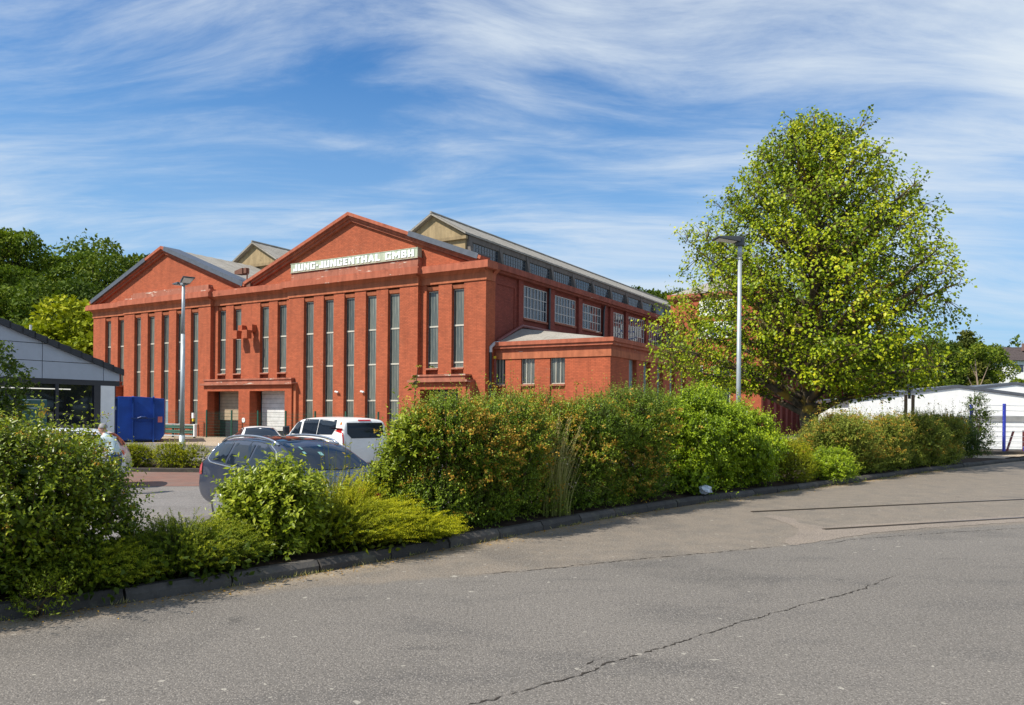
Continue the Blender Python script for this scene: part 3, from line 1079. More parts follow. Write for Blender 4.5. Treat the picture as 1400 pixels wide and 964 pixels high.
def build_monitor(c, glass_right):
    """raised lantern roof on a ridge, plaster gable, windows between leaning concrete posts"""
    y0, y1 = 8.5, 57.5
    mw = 2.80
    ze, za = 14.58, 16.28
    ew = 3.05
    mb = MB()
    mb.prism([(c - mw, y0, 12.6), (c + mw, y0, 12.6), (c + mw, y0, ze - .1), (c, y0, za - .12), (c - mw, y0, ze - .1)],
             [(c - mw, y0 + .3, 12.6), (c + mw, y0 + .3, 12.6), (c + mw, y0 + .3, ze - .1), (c, y0 + .3, za - .12), (c - mw, y0 + .3, ze - .1)])
    mb.build('lantern_gable', PLASTER, hall)
    MB().box(c - mw - .25, c + mw + .22, y0 - 0.22, y0 - .001, ze - 0.42, ze - 0.2).build('lantern_ledge', mat_trim('stained_ledge', (0.27, 0.2, 0.11), 0.9) if 'stained_ledge' not in MATS else MATS['stained_ledge'], hall)
    ro = MB()
    for sgn in (-1, 1):
        ys = np.linspace(y0 - 0.35, y1 + .2, 110)
        xe = c + sgn * ew
        for k in range(len(ys) - 1):
            dz = 0.03 if k % 2 else 0
            a = [(xe, ys[k], ze + 0.03 - dz), (xe, ys[k + 1], ze + dz), (c, ys[k + 1], za + dz), (c, ys[k], za + .03 - dz)]
            ro.add(a, [(0, 1, 2, 3)])
        a = [(xe, ys[0], ze - 0.09), (xe, ys[0], ze + 0.05), (c, ys[0], za + .05), (c, ys[0], za - 0.09)]
        b = [(x, ys[-1], z) for x, _, z in a]
        ro.prism([(x, y, z - .035) for x, y, z in a], [(x, y, z - .035) for x, y, z in b])
    ro.tube([(c, y0 - .38, za + .06), (c, y1, za + .06)], 0.09, 6)
    ro.build('lantern_roof', ROOF, hall)
    # long sides
    sd = MB()
    for sgn in (-1, 1):
        x = c + sgn * mw
        sd.box(x - 0.12, x + 0.12, y0 + .3, y1, 12.6, 13.2)
        sd.box(x - 0.10, x + 0.16, y0 + .3, y1, 14.06, 14.5)
    sd.box(c - mw - .1, c + mw + .1, y1 - .3, y1, 12.6, 14.5)
    ny = 12
    step = 4.06
    for k in range(ny + 1):
        yy = 8.95 + k * step
        for sgn in (-1, 1):
            x = c + sgn * mw
            sd.prism([(x - sgn * .1, yy - .28, 13.1), (x + sgn * .42, yy - .28, 13.1), (x + sgn * 0.17, yy - .28, 14.42), (x - sgn * .1, yy - .28, 14.42)],
                     [(x - sgn * .1, yy + .08, 13.1), (x + sgn * .42, yy + .08, 13.1), (x + sgn * 0.17, yy + .08, 14.42), (x - sgn * .1, yy + .08, 14.42)])
    sd.build('lantern_side_wall', CONC, hall)
    if not glass_right:
        return
    x = c + mw
    for k in range(ny):
        ya, yb = 8.95 + k * step + .10, 8.95 + (k + 1) * step - 0.30
        g = MB()
        nc = 10
        for q in range(nc + 1):
            yy = ya + (yb - ya) * q / nc
            g.box(x + 0.02, x + 0.075, yy - .014, yy + .014, 13.2, 14.06)
        for zz in (13.22, 13.5, 13.78, 14.04):
            g.box(x + 0.025, x + 0.07, ya, yb, zz - .012, zz + .012)
        w = g.build('lantern_window', MUNTIN_D, hall)
        key = 'lantern_glass'
        if key in PANE_CACHE:
            o = link(bpy.data.objects.new('window_glass', PANE_CACHE[key]), w)
        else:
            o = MB().box(0, 0.02, 0, yb - ya, 13.2, 14.06).build('window_glass', WGLASS, w)
            PANE_CACHE[key] = o.data
        o.location = (x + .03, ya, 0)


build_monitor(-10.2, True)
build_monitor(-29.35, False)


def build_side_windows():
    for (a, b, z0, z1, nc) in ((4.29, 7.13, 7.75, 9.66, 7), (8.29, 11.19, 7.92, 9.62, 7), (12.31, 15.36, 7.92, 9.6, 7), (17.75, 19.6, 7.45, 9.62, 4), (20.62, 23.96, 7.45, 9.64, 7), (24.83, 28.1, 7.45, 9.65, 7), (29.2, 32.4, 7.5, 9.65, 7)):
        mb = MB()
        x = -0.12
        for q in range(nc + 1):
            y = a + (b - a) * q / nc
            mb.box(x + .001, x + 0.065, y - .022, y + .022, z0, z1)
        for q in range(4):
            z = z0 + (z1 - z0) * q / 3
            mb.box(x + .001, x + 0.055, a - .02, b + .02, z - .024, z + .024)
        w = mb.build('window', MUNTIN, hall)
        rr = random.Random(int(a * 10))
        for q in range(nc):
            y = a + (b - a) * q / nc
            for r in range(3):
                key = ('sidepane', nc, round(b - a, 2), round(z1 - z0, 2))
                pw, ph = (b - a) / nc - .044, (z1 - z0) / 3 - .048
                if key in PANE_CACHE:
                    o = link(bpy.data.objects.new('pane', PANE_CACHE[key]), w)
                else:
                    o = MB().box(0, 0.012, -pw / 2, pw / 2, -ph / 2, ph / 2).build('pane', WGLASS, w)
                    PANE_CACHE[key] = o.data
                o.location = (x + .012, y + (b - a) / nc / 2, z0 + (z1 - z0) / 3 * (r + .5))
                o.rotation_euler = (0, rr.uniform(-.02, .02), rr.uniform(-.025, .025))
        MB().box(x + .001, 0.02, a - .1, b + .1, z0 - .14, z0 - .03).build('sill', LEDGE, w)
    # black downpipes on the side wall
    MB().tube([(0.08, 7.3, 9.95), (0.08, 7.3, 6.9)], 0.07).build('downpipe', BLACKPIPE, hall)
    MB().tube([(0.05, 15.9, 9.9), (0.12, 15.6, 9.5), (0.08, 15.6, 7.4)], 0.07).build('downpipe', BLACKPIPE, hall)


build_side_windows()


def build_portals():
    yf = -0.60
    for x0, x1, doors, right in ((-23.70, -14.75, [(-23.30, -19.96, DOOR_TAN, 1.2), (-18.83, -15.39, DOOR_WHITE, 0.55)], False), (-4.70, -0.90, [(-4.12, -1.43, MATS['dark_lamp_housing'], 0.0)], True), (-42, -34.9, [], None)):
        mb = MB()
        if right is None:
            x0, x1 = -38.6, -34.6
        prev = x0
        for d0, d1, m_, _ in doors:
            mb.box(prev, d0, yf, 0.55, 0, 3.25)
            prev = d1
        mb.box(prev, x1, yf, 0.55, 0, 3.25)
        mb.box(x0, x1, yf, -0.001, 3.25, 3.66)
        mb.build('portal', RED2, hall)
        MB().box(x0 - .22, x1 + .22, yf - 0.22, -0.002, 3.66, 3.80).box(x0 - .02, x1 - .1, yf + 0.05, -0.002, 3.80, 4.0).box(x0 - .05, x1 - .02, yf - 0.02, -0.002, 4.0, 4.10).build('portal_ledge', LEDGE, hall)
        if right is False:
            MB().box(x1 + .02, x1 + .26, yf + 0.12, -.002, 0, 3.65).build('pilaster', TRIM, hall)
        if right is True:
            MB().box(x1 + .02, x1 + .22, yf + 0.10, -.002, 0, 3.65).build('pilaster', TRIM, hall)
        for d0, d1, m_, gap in doors:
            yd = 0.42
            n = 9
            gate = MB().box(d0 - .1, d0 + .06, yd - .06, yd - .002, gap, 3.25).box(d1 - .06, d1 + .1, yd - .06, yd - .002, gap, 3.25).build('roller_door', ANTH, hall)
            zz = np.linspace(gap, 3.35, n + 1)
            for k in range(n):
                MB().box(d0 - .05, d1 + .05, yd, yd + .05, zz[k] + .008, zz[k + 1] - .008).build('door_panel', m_, gate)
    # dark passage behind the doors
    MB().box(-24.2, -14.8, 0.48, 0.52, 0, 3.4).build('door_backing', ANTH, hall)


build_portals()


def build_hall_bits():
    # two stepped wall brackets
    for x in (-20.14, -19.1):
        MB().box(x - .22, x + .20, -0.38, -.001, 7.40, 7.82).box(x - .36, x + .16, -0.78, -0.38, 6.85, 7.42).box(x - .22, x + .14, -.40, -.001, 7.3, 7.42).build('wall_bracket', RED2, hall, bevel=0.01)
    # tiny cameras and rain pipes
    for x in (-10.9, -8.75):
        o = thing('security_camera', 'small white camera on the brick pier between slit windows, %s' % ('left one' if x < -10 else 'right one'), 'camera', hall_world(x, -0.30, 3.15), HALL_RZ, 'cameras on the front wall')
        MB().box(-.04, .04, -.10, 0, -.04, .04).build('bracket', DOOR_WHITE, o)
        MB().tube([(-.13, -.13, .02), (.13, -.13, -.03)], 0.06, 8).build('housing', DOOR_WHITE, o)
    p = MB().tube([(0.10, 1.2, 5.95), (0.10, 0.75, 5.86), (0.06, 0.45, 5.62), (.06, .45, 5.35)], 0.10, 8).build('rainwater_elbow', ZINC, hall)
    MB().tube([(0.06, 0.45, 5.36), (0.06, 0.45, 0.1)], 0.085, 8).build('downpipe', BLACKPIPE, hall)
    MB().tube([(0.2, 0.70, 5.0), (0.2, 0.70, 0.1)], 0.05, 8).build('downpipe', REDPIPE, hall)
    MB().box(0.16, .26, 0.6, 0.72, 5.0, 5.14).build('pipe_clip', YEL, hall)


build_hall_bits()


# ------------------------------------------------------------------ lettered sign on the gable
STROKES = {   # letter: (width, strokes as polygons in a unit-high box)
    'J': (.62, [[(.30, 1), (.62, 1), (.62, 0), (.34, 0), (.34, .8), (.30, .8)], [(0, 0), (.34, 0), (.34, .2), (0, .2)], [(0, .2), (.2, .2), (.2, .4), (0, .4)]]),
    'U': (.72, [[(0, 0), (.27, 0), (.27, 1), (0, 1)], [(.45, 0), (.72, 0), (.72, 1), (.45, 1)], [(.27, 0), (.45, 0), (.45, .2), (.27, .2)]]),
    'N': (.78, [[(0, 0), (.23, 0), (.23, 1), (0, 1)], [(.55, 0), (.78, 0), (.78, 1), (.55, 1)], [(.23, 1), (.23, .62), (.55, 0), (.55, .38)]]),
    'G': (.74, [[(0, 0), (.26, 0), (.26, 1), (0, 1)], [(.26, .8), (.74, .8), (.74, 1), (.26, 1)], [(.26, 0), (.74, 0), (.74, .2), (.26, .2)], [(.48, .2), (.74, .2), (.74, .52), (.48, .52)], [(.52, .68), (.74, .68), (.74, .8), (.52, .8)]]),
    '-': (.30, [[(0, .4), (.30, .4), (.30, .62), (0, .62)]]),
    'E': (.60, [[(0, 0), (.27, 0), (.27, 1), (0, 1)], [(.27, .8), (.60, .8), (.60, 1), (.27, 1)], [(.27, .4), (.54, .4), (.54, .6), (.27, .6)], [(.27, 0), (.60, 0), (.60, .2), (.27, .2)]]),
    'T': (.70, [[(0, .8), (.70, .8), (.70, 1), (0, 1)], [(.21, 0), (.49, 0), (.49, .8), (.21, .8)]]),
    'H': (.74, [[(0, 0), (.26, 0), (.26, 1), (0, 1)], [(.48, 0), (.74, 0), (.74, 1), (.48, 1)], [(.26, .4), (.48, .4), (.48, .6), (.26, .6)]]),
    'A': (.82, [[(0, 0), (.25, 0), (.50, 1), (.27, 1)], [(.57, 0), (.82, 0), (.55, 1), (.50, 1), (.41, .64)], [(.22, .18), (.58, .18), (.53, .36), (.27, .36)]]),
    'L': (.58, [[(0, 0), (.27, 0), (.27, 1), (0, 1)], [(.27, 0), (.58, 0), (.58, .2), (.27, .2)]]),
    'M': (.98, [[(0, 0), (.23, 0), (.23, 1), (0, 1)], [(.75, 0), (.98, 0), (.98, 1), (.75, 1)], [(.23, 1), (.23, .55), (.49, .15), (.49, .6)], [(.75, 1), (.49, .6), (.49, .15), (.75, .55)]]),
    'B': (.70, [[(0, 0), (.26, 0), (.26, 1), (0, 1)], [(.26, .82), (.64, .82), (.62, 1), (.26, 1)], [(.26, .42), (.66, .42), (.66, .58), (.26, .58)], [(.26, 0), (.64, 0), (.68, .18), (.26, .18)], [(.44, .58), (.66, .58), (.66, .82), (.44, .82)], [(.46, .18), (.70, .18), (.70, .42), (.46, .42)]]),
}


def build_sign():
    x0, x1, z0, z1, y = -15.18, -4.60, 11.03, 11.57, -0.36
    s = thing('company_sign', 'long pale green name board with white capital letters under the right gable', 'sign', hall_world(x0, y, z0), HALL_RZ)
    W, H = x1 - x0, z1 - z0
    MB().box(0, W, 0, 0.40, 0, H).box(-.03, W + .03, -0.02, .4, -.04, 0.0).box(-.03, W + .03, -0.02, .4, H, H + .035).build('board', SIGN_BG, s)
    text = 'JUNG-JUNGENTHAL GMBH'
    adv = [(ch, .42 if ch == ' ' else STROKES[ch][0]) for ch in text]
    sp = .14
    tot = sum(w for _, w in adv) + sp * (len(adv) - 1)
    u = (W - 0.50) / tot
    hh = H - 0.11
    x = 0.25
    for ch, w in adv:
        if ch != ' ':
            mb = MB()
            for k, poly in enumerate(STROKES[ch][1]):
                y1 = -.035 - .0012 * k
                a = [(x + px * u, y1, .055 + pz * hh) for px, pz in poly]
                mb.prism(a, [(p[0], -.001, p[2]) for p in a])
            mb.build('letter', SIGN_TX, s)
        x += (w + sp) * u


build_sign()


def build_floodlight():
    f = thing('floodlight', 'rusty floodlight on a short pole in the valley between the gables', 'floodlight', hall_world(-19.75, -0.15, 10.42), HALL_RZ)
    MB().tube([(0, 0, -0.4), (0, 0, 0.95)], 0.05).build('pole', RUST, f)
    MB().box(0.06, 0.45, -.1, .25, -0.02, 0.42).build('control_box', RUST, f)
    MB().tube([(0.12, 0, 0.9), (.12, 0, 1.35), (-.25, 0, 1.4)], 0.03, 6).build('bracket', RUST, f)
    MB().prism([(-.25, -.22, .95), (-.25, .22, .95), (-.25, .22, 1.38), (-.25, -.22, 1.38)], [(-.95, -.30, .98), (-.95, .30, .98), (-.95, .3, 1.2), (-.95, -.3, 1.2)]).box(-.25, .06, -.14, .14, 1.0, 1.36).build('lamp_head', RUST, f)


build_floodlight()


# ------------------------------------------------------------------ annex
def build_annex():
    an = thing('brick_annex', 'low red brick annex with a shallow grey hipped roof against the side of the hall', 'annex', hall_world(0, 1.0, 0), HALL_RZ)
    X1, L = 7.14, 15.0
    WT = 4.97
    wl = MB()
    wins = [(0.02, 0.70), (1.73, 2.60), (3.56, 4.48)]
    prev = 0.0
    for a, b in wins:
        if a > prev:
            wl.box(prev, a, 0, 0.5, 0, WT)
        wl.box(a, b, 0.09, 0.5, 0, 3.45)
        wl.box(a, b, 0.20, 0.5, 3.45, WT)
        prev = b
    wl.box(prev, X1, 0, 0.5, 0, WT)
    sw = [(2.5, 3.6), (4.66, 5.7), (6.85, 7.9), (9.05, 10.1), (11.2, 12.2)]
    prev = 0.5
    for a, b in sw:
        wl.box(X1 - .5, X1, prev, a, 0, WT)
        wl.box(X1 - .5, X1 - .05, a, b, 0, 2.55)
        wl.box(X1 - .5, X1 - .32, a, b, 2.55, WT)
        prev = b
    wl.box(X1 - .5, X1, prev, L, 0, WT)
    wl.box(0, X1 - .5, L - .4, L, 0, WT)
    wl.build('wall', RED2, an)
    MB().box(0.9, X1 + .03, -0.03, -.001, 0, 0.55).build('plinth', CONC, an)
    tr = MB()
    tr.box(0.15, X1 + .06, -0.06, .5, WT, 5.33).prism([(-.03, -.06, WT), (.15, -.06, WT), (.15, -.06, 5.33), (.05, -.06, 5.33)], [(-.03, .3, WT), (.15, .3, WT), (.15, .3, 5.33), (.05, .3, 5.33)])
    tr.box(X1 - .5, X1 + .06, .501, L, WT, 5.33)
    tr.build('frieze', TRIM, an)
    co = MB()
    co.box(0, X1 + .02, -0.02, .5, 5.33, 5.56).box(X1 - .5, X1 + .02, .501, L, 5.33, 5.56)
    co.box(-.25, X1 + .20, -0.20, .5, 5.56, 5.72).box(X1 - .5, X1 + .20, .501, L, 5.56, 5.72)
    co.box(-.30, X1 + .28, -0.28, .5, 5.72, 5.94).box(X1 - .5, X1 + .28, .501, L, 5.72, 5.94)
    co.build('cornice', CORN, an)
    for k, (a, b) in enumerate(wins):
        mb = MB()
        mb.box(a, b, 0.13, 0.18, 3.55, 3.60)
        for q in range(4):
            x = a + 0.02 + (b - a - .04) * q / 3
            mb.box(x - .018, x + .018, 0.125, 0.18, 3.60, WT)
        w = mb.build('window', TRANSOM, an)
        for q in range(3):
            x = a + 0.02 + (b - a - .04) * q / 3
            MB().box(x + .02, x + (b - a - .04) / 3 - .02, 0.155, .175, 3.61, WT - .002).build('pane', GLASS_STRIP2, w)
        MB().box(a - .01, b + .01, -0.05, .19, 3.44, 3.549).build('sill', LEDGE, w)
    for a, b in sw:
        w = MB().box(X1 - .32, X1 - .26, a, a + .05, 2.6, WT).box(X1 - .32, X1 - .26, b - .05, b, 2.6, WT).box(X1 - .32, X1 - .26, (a + b) / 2 - .03, (a + b) / 2 + .03, 2.6, WT).build('window', MUNTIN, an)
        MB().box(X1 - .31, X1 - .285, a + .05, b - .05, 2.6, WT).build('pane', GLASS_PALE, w)
    # hipped lean-to roof
    e = 5.90
    h = 7.02
    xw = 0.02
    rb = MB()
    a, b, c_, d = (-.15, -.1, e), (X1 + .15, -.1, e), (X1 + .15, L, e), (xw, 2.85, h)
    f = (xw, L, h)
    rb.add([a, b, d, c_, f], [(0, 1, 2), (1, 3, 4, 2)])
    rb.build('roof', ROOF, an)
    MB().tube([(0.07, .15, e + .12), (.07, 2.85, h + .16), (.07, L, h + .16)], 0.10, 8).build('roof_edge_pipe', REDPIPE, an)
    MB().quad((0.10, 2.9, h + .03), (.10, L, h + .03), (.45, L, h - .02), (.45, 3.0, h - .02)).build('roof_flashing', ZINC, an)
    o = thing('security_camera', 'small white camera low on the shaded side wall of the annex', 'camera', hall_world(X1, 1.55, 2.6), HALL_RZ)
    MB().box(0, .12, -.03, .03, -.03, .03).build('bracket', DOOR_WHITE, o)
    MB().tube([(.14, -.13, .05), (.14, .13, -.06)], 0.06, 8).build('housing', DOOR_WHITE, o)


build_annex()


def build_back_building():
    bb = thing('red_brick_block', 'tall red brick block with white banners behind the big tree', 'building', hall_world(0, 30, 0), HALL_RZ)
    X1 = 8.1
    wl = MB().box(0.1, X1 - .4, 0, 24, 0, 12.2)
    for k in range(3):
        x = 1.1 + k * 2.4
        wl.box(x - .3, x + .3, -.10, -.001, 0, 9.2)
    wl.box(X1 - .4, X1, 0, .6, 0, 12.2)
    wl.build('wall', RED, bb)
    sw = MB().box(X1 - .4, X1 - .05, .601, 24, 0, 12.2)
    for k in range(9):
        sw.box(X1 - .05, X1 + .25, 1.2 + k * 2.5, 2.1 + k * 2.5, 0, 9.0)
    sw.build('side_wall', DARK_RED, bb)
    MB().box(-.15, X1 + .3, -.3, 24.2, 12.2, 12.55).box(0, X1 + .15, -.15, 24.1, 12.0, 12.2).build('cornice', CORN, bb)
    MB().add([(0, -.1, 12.56), (X1, -.1, 12.56), (X1, 24, 12.56), (0, 24, 12.56), (X1 / 2, 4, 14.6), (X1 / 2, 20, 14.6)], [(0, 1, 4), (1, 2, 5, 4), (2, 3, 5), (3, 0, 4, 5)]).build('roof', ROOF, bb)
    for k in range(2):
        x = 1.5 + k * 2.4
        w = MB().box(x + .1, x + 1.6, -.03, -.001, 2.0, 6.2).build('window', MUNTIN, bb)
        MB().box(x + .18, x + 1.52, -.045, -.031, 2.1, 6.1).build('pane', WGLASS, w)
    # two white banners with blue print
    bl = plain('blue_print', (0.02, 0.05, 0.35), 0.5)
    b1 = thing('banner', 'white banner with blue print high on the brick block behind the tree', 'banner', hall_world(2.75, 29.9, 10.55), HALL_RZ)
    MB().box(0, 2.98, -.05, .04, 0, 1.3).build('cloth', SIGN_TX, b1)
    g = MB()
    g.tube([(1.0 + .24 * math.cos(a), -.055, .62 + .3 * math.sin(a)) for a in np.linspace(.7, 5.6, 12)], 0.04, 5)
    for q in range(3):
        g.box(1.5 + q * .45, 1.56 + q * .45, -.058, -.051, .35, .95).box(1.5 + q * .45, 1.78 + q * .45, -.058, -.051, .35, .43)
    g.build('print', bl, b1)
    b2 = thing('banner', 'lower white banner with blue print on the brick block behind the tree', 'banner', hall_world(2.66, 29.9, 8.55), HALL_RZ)
    MB().box(0, 3.08, -.05, .04, 0, 1.45).build('cloth', SIGN_TX, b2)
    MB().box(.3, 1.9, -.056, -.051, .3, .42).box(.6, 2.6, -.056, -.051, .8, .95).build('print', bl, b2)
    # ribbed low wing running on behind
    wg = thing('brick_wing', 'long low dark red wing with ribbed piers behind the tree trunk', 'building', hall_world(X1 - .5, 54.05, 0), HALL_RZ)
    wl = MB().box(-6, 0, 0, 60, 0, 5.6)
    for k in range(24):
        y = 1.0 + k * 2.45
        wl.box(0.0, .35, y, y + .8, 0, 5.2)
    wl.build('wall', DARK_RED, wg)
    MB().box(-6.2, .5, -.05, 60.2, 5.6, 5.9).build('cornice', CORN, wg)
    for k in range(24):
        y = 1.95 + k * 2.45
        w = MB().box(.001, .05, y, y + 1.35, 1.2, 4.4).build('window', MUNTIN_D, wg)
        MB().box(.051, .06, y + .06, y + 1.29, 1.26, 4.34).build('pane', WGLASS, w)


build_back_building()


# ------------------------------------------------------------------ shop at the left
def build_shop():
    # local x runs along the visible wall from its far corner towards the camera, wall faces local -y ... built with x = distance from corner
    P0 = Vector((-16.1, 30.0, LOT))
    d = Vector((-0.520, -0.854, 0))
    rz = math.atan2(d.y, d.x)              # local +x = towards the camera, local +y = outwards (to the car park)
    sh = thing('shop', 'grey panelled shop with dark verge tiles and large dark windows', 'shop', P0, rz)
    # gable: underside rises from z=3.55 at x=-0.45 with slope .356
    def under(x):
        return 3.38 + .356 * (x + .45) if x < 9.5 else 3.38 + .356 * (19.95 - (x + .45))
    zf = 3.10
    xs = [-0.42, 0.25, 2.55, 4.85, 7.15, 9.45, 11.8]
    zs = [zf, 3.74, 4.38, 5.02, 5.66, 6.3, 6.94]
    gap = .012
    for i in range(len(xs) - 1):
        a, b = xs[i] + gap, xs[i + 1] - gap
        for k in range(len(zs) - 1):
            lo, hi = zs[k] + (gap if k else 0), zs[k + 1] - gap
            ua, ub = under(a) - .01, under(b) - .01
            if max(ua, ub) <= lo + .03:
                continue
            poly = [(a, lo), (b, lo)]
            if ub >= hi and ua >= hi:
                poly += [(b, hi), (a, hi)]
            else:
                def xat(z):
                    return -.45 + (z - 3.38) / .356
                if ua < lo:
                    poly[0] = (max(a, xat(lo + .01)), lo)
                if ub > hi:
                    poly += [(b, hi), (xat(hi), hi)]
                else:
                    poly += [(b, ub)]
                if ua > lo:
                    poly += [(a, ua)]
            MB().prism([(x, 0.02, z) for x, z in poly], [(x, 0.06, z) for x, z in poly]).build('cladding_panel', CLAD, sh)
    # backing, body and roof
    body = MB().box(-.3, 19.6, -14, -.02, 0, 3.1)
    pr = [(-.3, 3.1), (19.6, 3.1), (9.6, 6.85)]
    body.prism([(x, -14, z) for x, z in pr], [(x, 0.0, z) for x, z in pr])
    body.build('wall', ANTH, sh)
    rf = MB()
    for s_ in (0, 1):
        a = (-.48, under(-.48) + .02) if s_ == 0 else (20.3, 3.4)
        b = (9.5, under(9.49) + .02)
        rf.prism([(a[0], -14.3, a[1]), (b[0], -14.3, b[1]), (b[0], -14.3, b[1] + .16), (a[0], -14.3, a[1] + .14)],
                 [(a[0], .10, a[1]), (b[0], .10, b[1]), (b[0], .10, b[1] + .16), (a[0], .10, a[1] + .14)])
    rf.build('roof', ANTH, sh)
    # verge tiles, overlapping, along the slope
    x = -.52
    while x < 9.3:
        a, b = x, x + .42
        za, zb = under(a), under(b)
        MB().prism([(a, .10, za - .03), (b + .06, .10, zb - .0), (b + .06, .10, zb + .20), (a, .10, za + .225)],
                   [(a, .20, za - .03), (b + .06, .20, zb - .0), (b + .06, .20, zb + .20), (a, .20, za + .225)]).build('verge_tile', ANTH, sh)
        x += .42
    MB().box(-.42, 12, .0, .05, zf - .20, zf - .005).box(0.36, 0.62, -.01, .07, 0, zf - .201).build('window_surround', ANTH, sh)
    MB().box(-0.22, 0.36, -.3, .045, 0, zf - .201).build('corner_pier', WHITE, sh)
    # windows: pane by pane
    xx = [0.62, 2.02, 3.42, 4.82, 6.22, 7.62]
    for a, b in zip(xx[:-1], xx[1:]):
        w = MB().box(b - .06, b + .06, -.01, .08, 0.1, zf - .201).box(a + .06, b - .06, -.01, .06, 0.05, .2).build('window', ANTH, sh)
        MB().box(a + .06, b - .06, 0.0, .02, .2, zf - .202).build('pane', SHOPGLASS, w)
    lit = NT('lit_tube')
    lit.b.inputs['Emission Color'].default_value = (1, .93, .75, 1)
    lit.b.inputs['Emission Strength'].default_value = 0.5
    lit.fin((.8, .8, .75), .4)
    MB().box(1.5, 3.9, .022, .032, 2.70, 2.735).box(4.2, 5.0, .022, .03, 2.68, 2.71).build('ceiling_light', MATS['lit_tube'], sh)
    p = thing('poster', 'dark teal poster with yellow discs behind the shop window', 'poster', P0 + d * 2.36 + Vector((0.854, -.52, 0)) * .024, rz)
    MB().box(0, .86, 0, .012, 0.9, 2.32).build('sheet', POSTER, p)
    q = MB()
    for (cx, cz, r) in ((.16, 2.13, .075), (.20, 1.76, .125)):
        q.prism([(cx + r * math.cos(t), .0125, cz + r * math.sin(t)) for t in np.linspace(0, 2 * math.pi, 20, False)], [(cx + r * math.cos(t), .018, cz + r * math.sin(t)) for t in np.linspace(0, 2 * math.pi, 20, False)])
    q.box(.32, .78, .0125, .017, 2.10, 2.14)
    q.build('yellow_print', YEL, p)
    q = MB().box(.34, .70, .0125, .017, 1.98, 2.01).box(.02, .84, .0125, .016, 2.29, 2.31).box(.62, .8, .0125, .017, 2.2, 2.22)
    q.build('pale_print', PALE, p)
    m_ = thing('roof_mast', 'short pale pole standing on the shop roof edge', 'pole', P0 + d * 2.35 + Vector((-0.854, .52, 0)) * 1.2 + Vector((0, 0, 4.2)), rz)
    MB().tube([(0, 0, 0), (0, 0, .95)], 0.045, 8).build('pole', DOOR_WHITE, m_)


build_shop()


def build_container():
    c = thing('waste_container', 'big blue steel waste compactor container with ribs', 'container', (-22.0, 44.0, LOT), rad(24))
    # front faces -y ; local x -1.55..1.5
    H = 2.68
    sh = MB()
    prof = [(-.95, .12), (1.28, .12), (1.5, .42), (1.5, 2.58), (.3, H), (-.95, H)]
    sh.prism([(x, 0, z) for x, z in prof], [(x, 5.6, z) for x, z in prof])
    sh.build('shell', BLUE, c, bevel=.015)
    MB().box(-1.55, -.952, 0.25, 4.2, .12, H - .02).box(-1.58, -1.5, .12, .25, .12, H - .02).box(-1.58, -.952, .10, .25, H - .14, H - .02).build('machine_cabinet', BLUE_D, c)
    MB().box(-1.38, -1.02, .2, .249, .3, H - .2).build('cabinet_door', BLUE_D, c, bevel=.008)
    for x in (-.17, .93):
        MB().box(x - .045, x + .045, -.16, -.001, -0.0, H - .02).prism([(x - .045, -.16, H - .02), (x + .045, -.16, H - .02), (x + .045, -.03, H + .03), (x - .045, -.03, H + .03)], [(x - .045, -.16, H - .4), (x + .045, -.16, H - .4), (x + .045, -.10, H - .4), (x - .045, -.1, H - .4)]).build('rib', BLUE, c)
    MB().box(-.12, .88, -.07, -.001, .2, 1.2).box(-.12, .88, -.09, -.07, .2, .3).build('lower_flap', BLUE, c, bevel=.01)
    MB().box(-.25, 1.0, -.2, -.161, 1.38, 1.46).tube([(.1, -.17, 1.42), (.3, -.3, 1.5), (.5, -.3, 1.5), (.62, -.17, 1.42)], .05, 6).build('tow_bar', BLUE_D, c)
    MB().box(1.16, 1.4, -.012, -.001, 1.18, 1.52).build('label', REDSTK, c)
    MB().box(-1.15, -1.05, .19, .199, 1.9, 2.1).build('label', PALE, c)
    MB().box(-.9, 1.2, .05, 5.5, 0, .119).build('skid', RUBBER, c)


build_container()


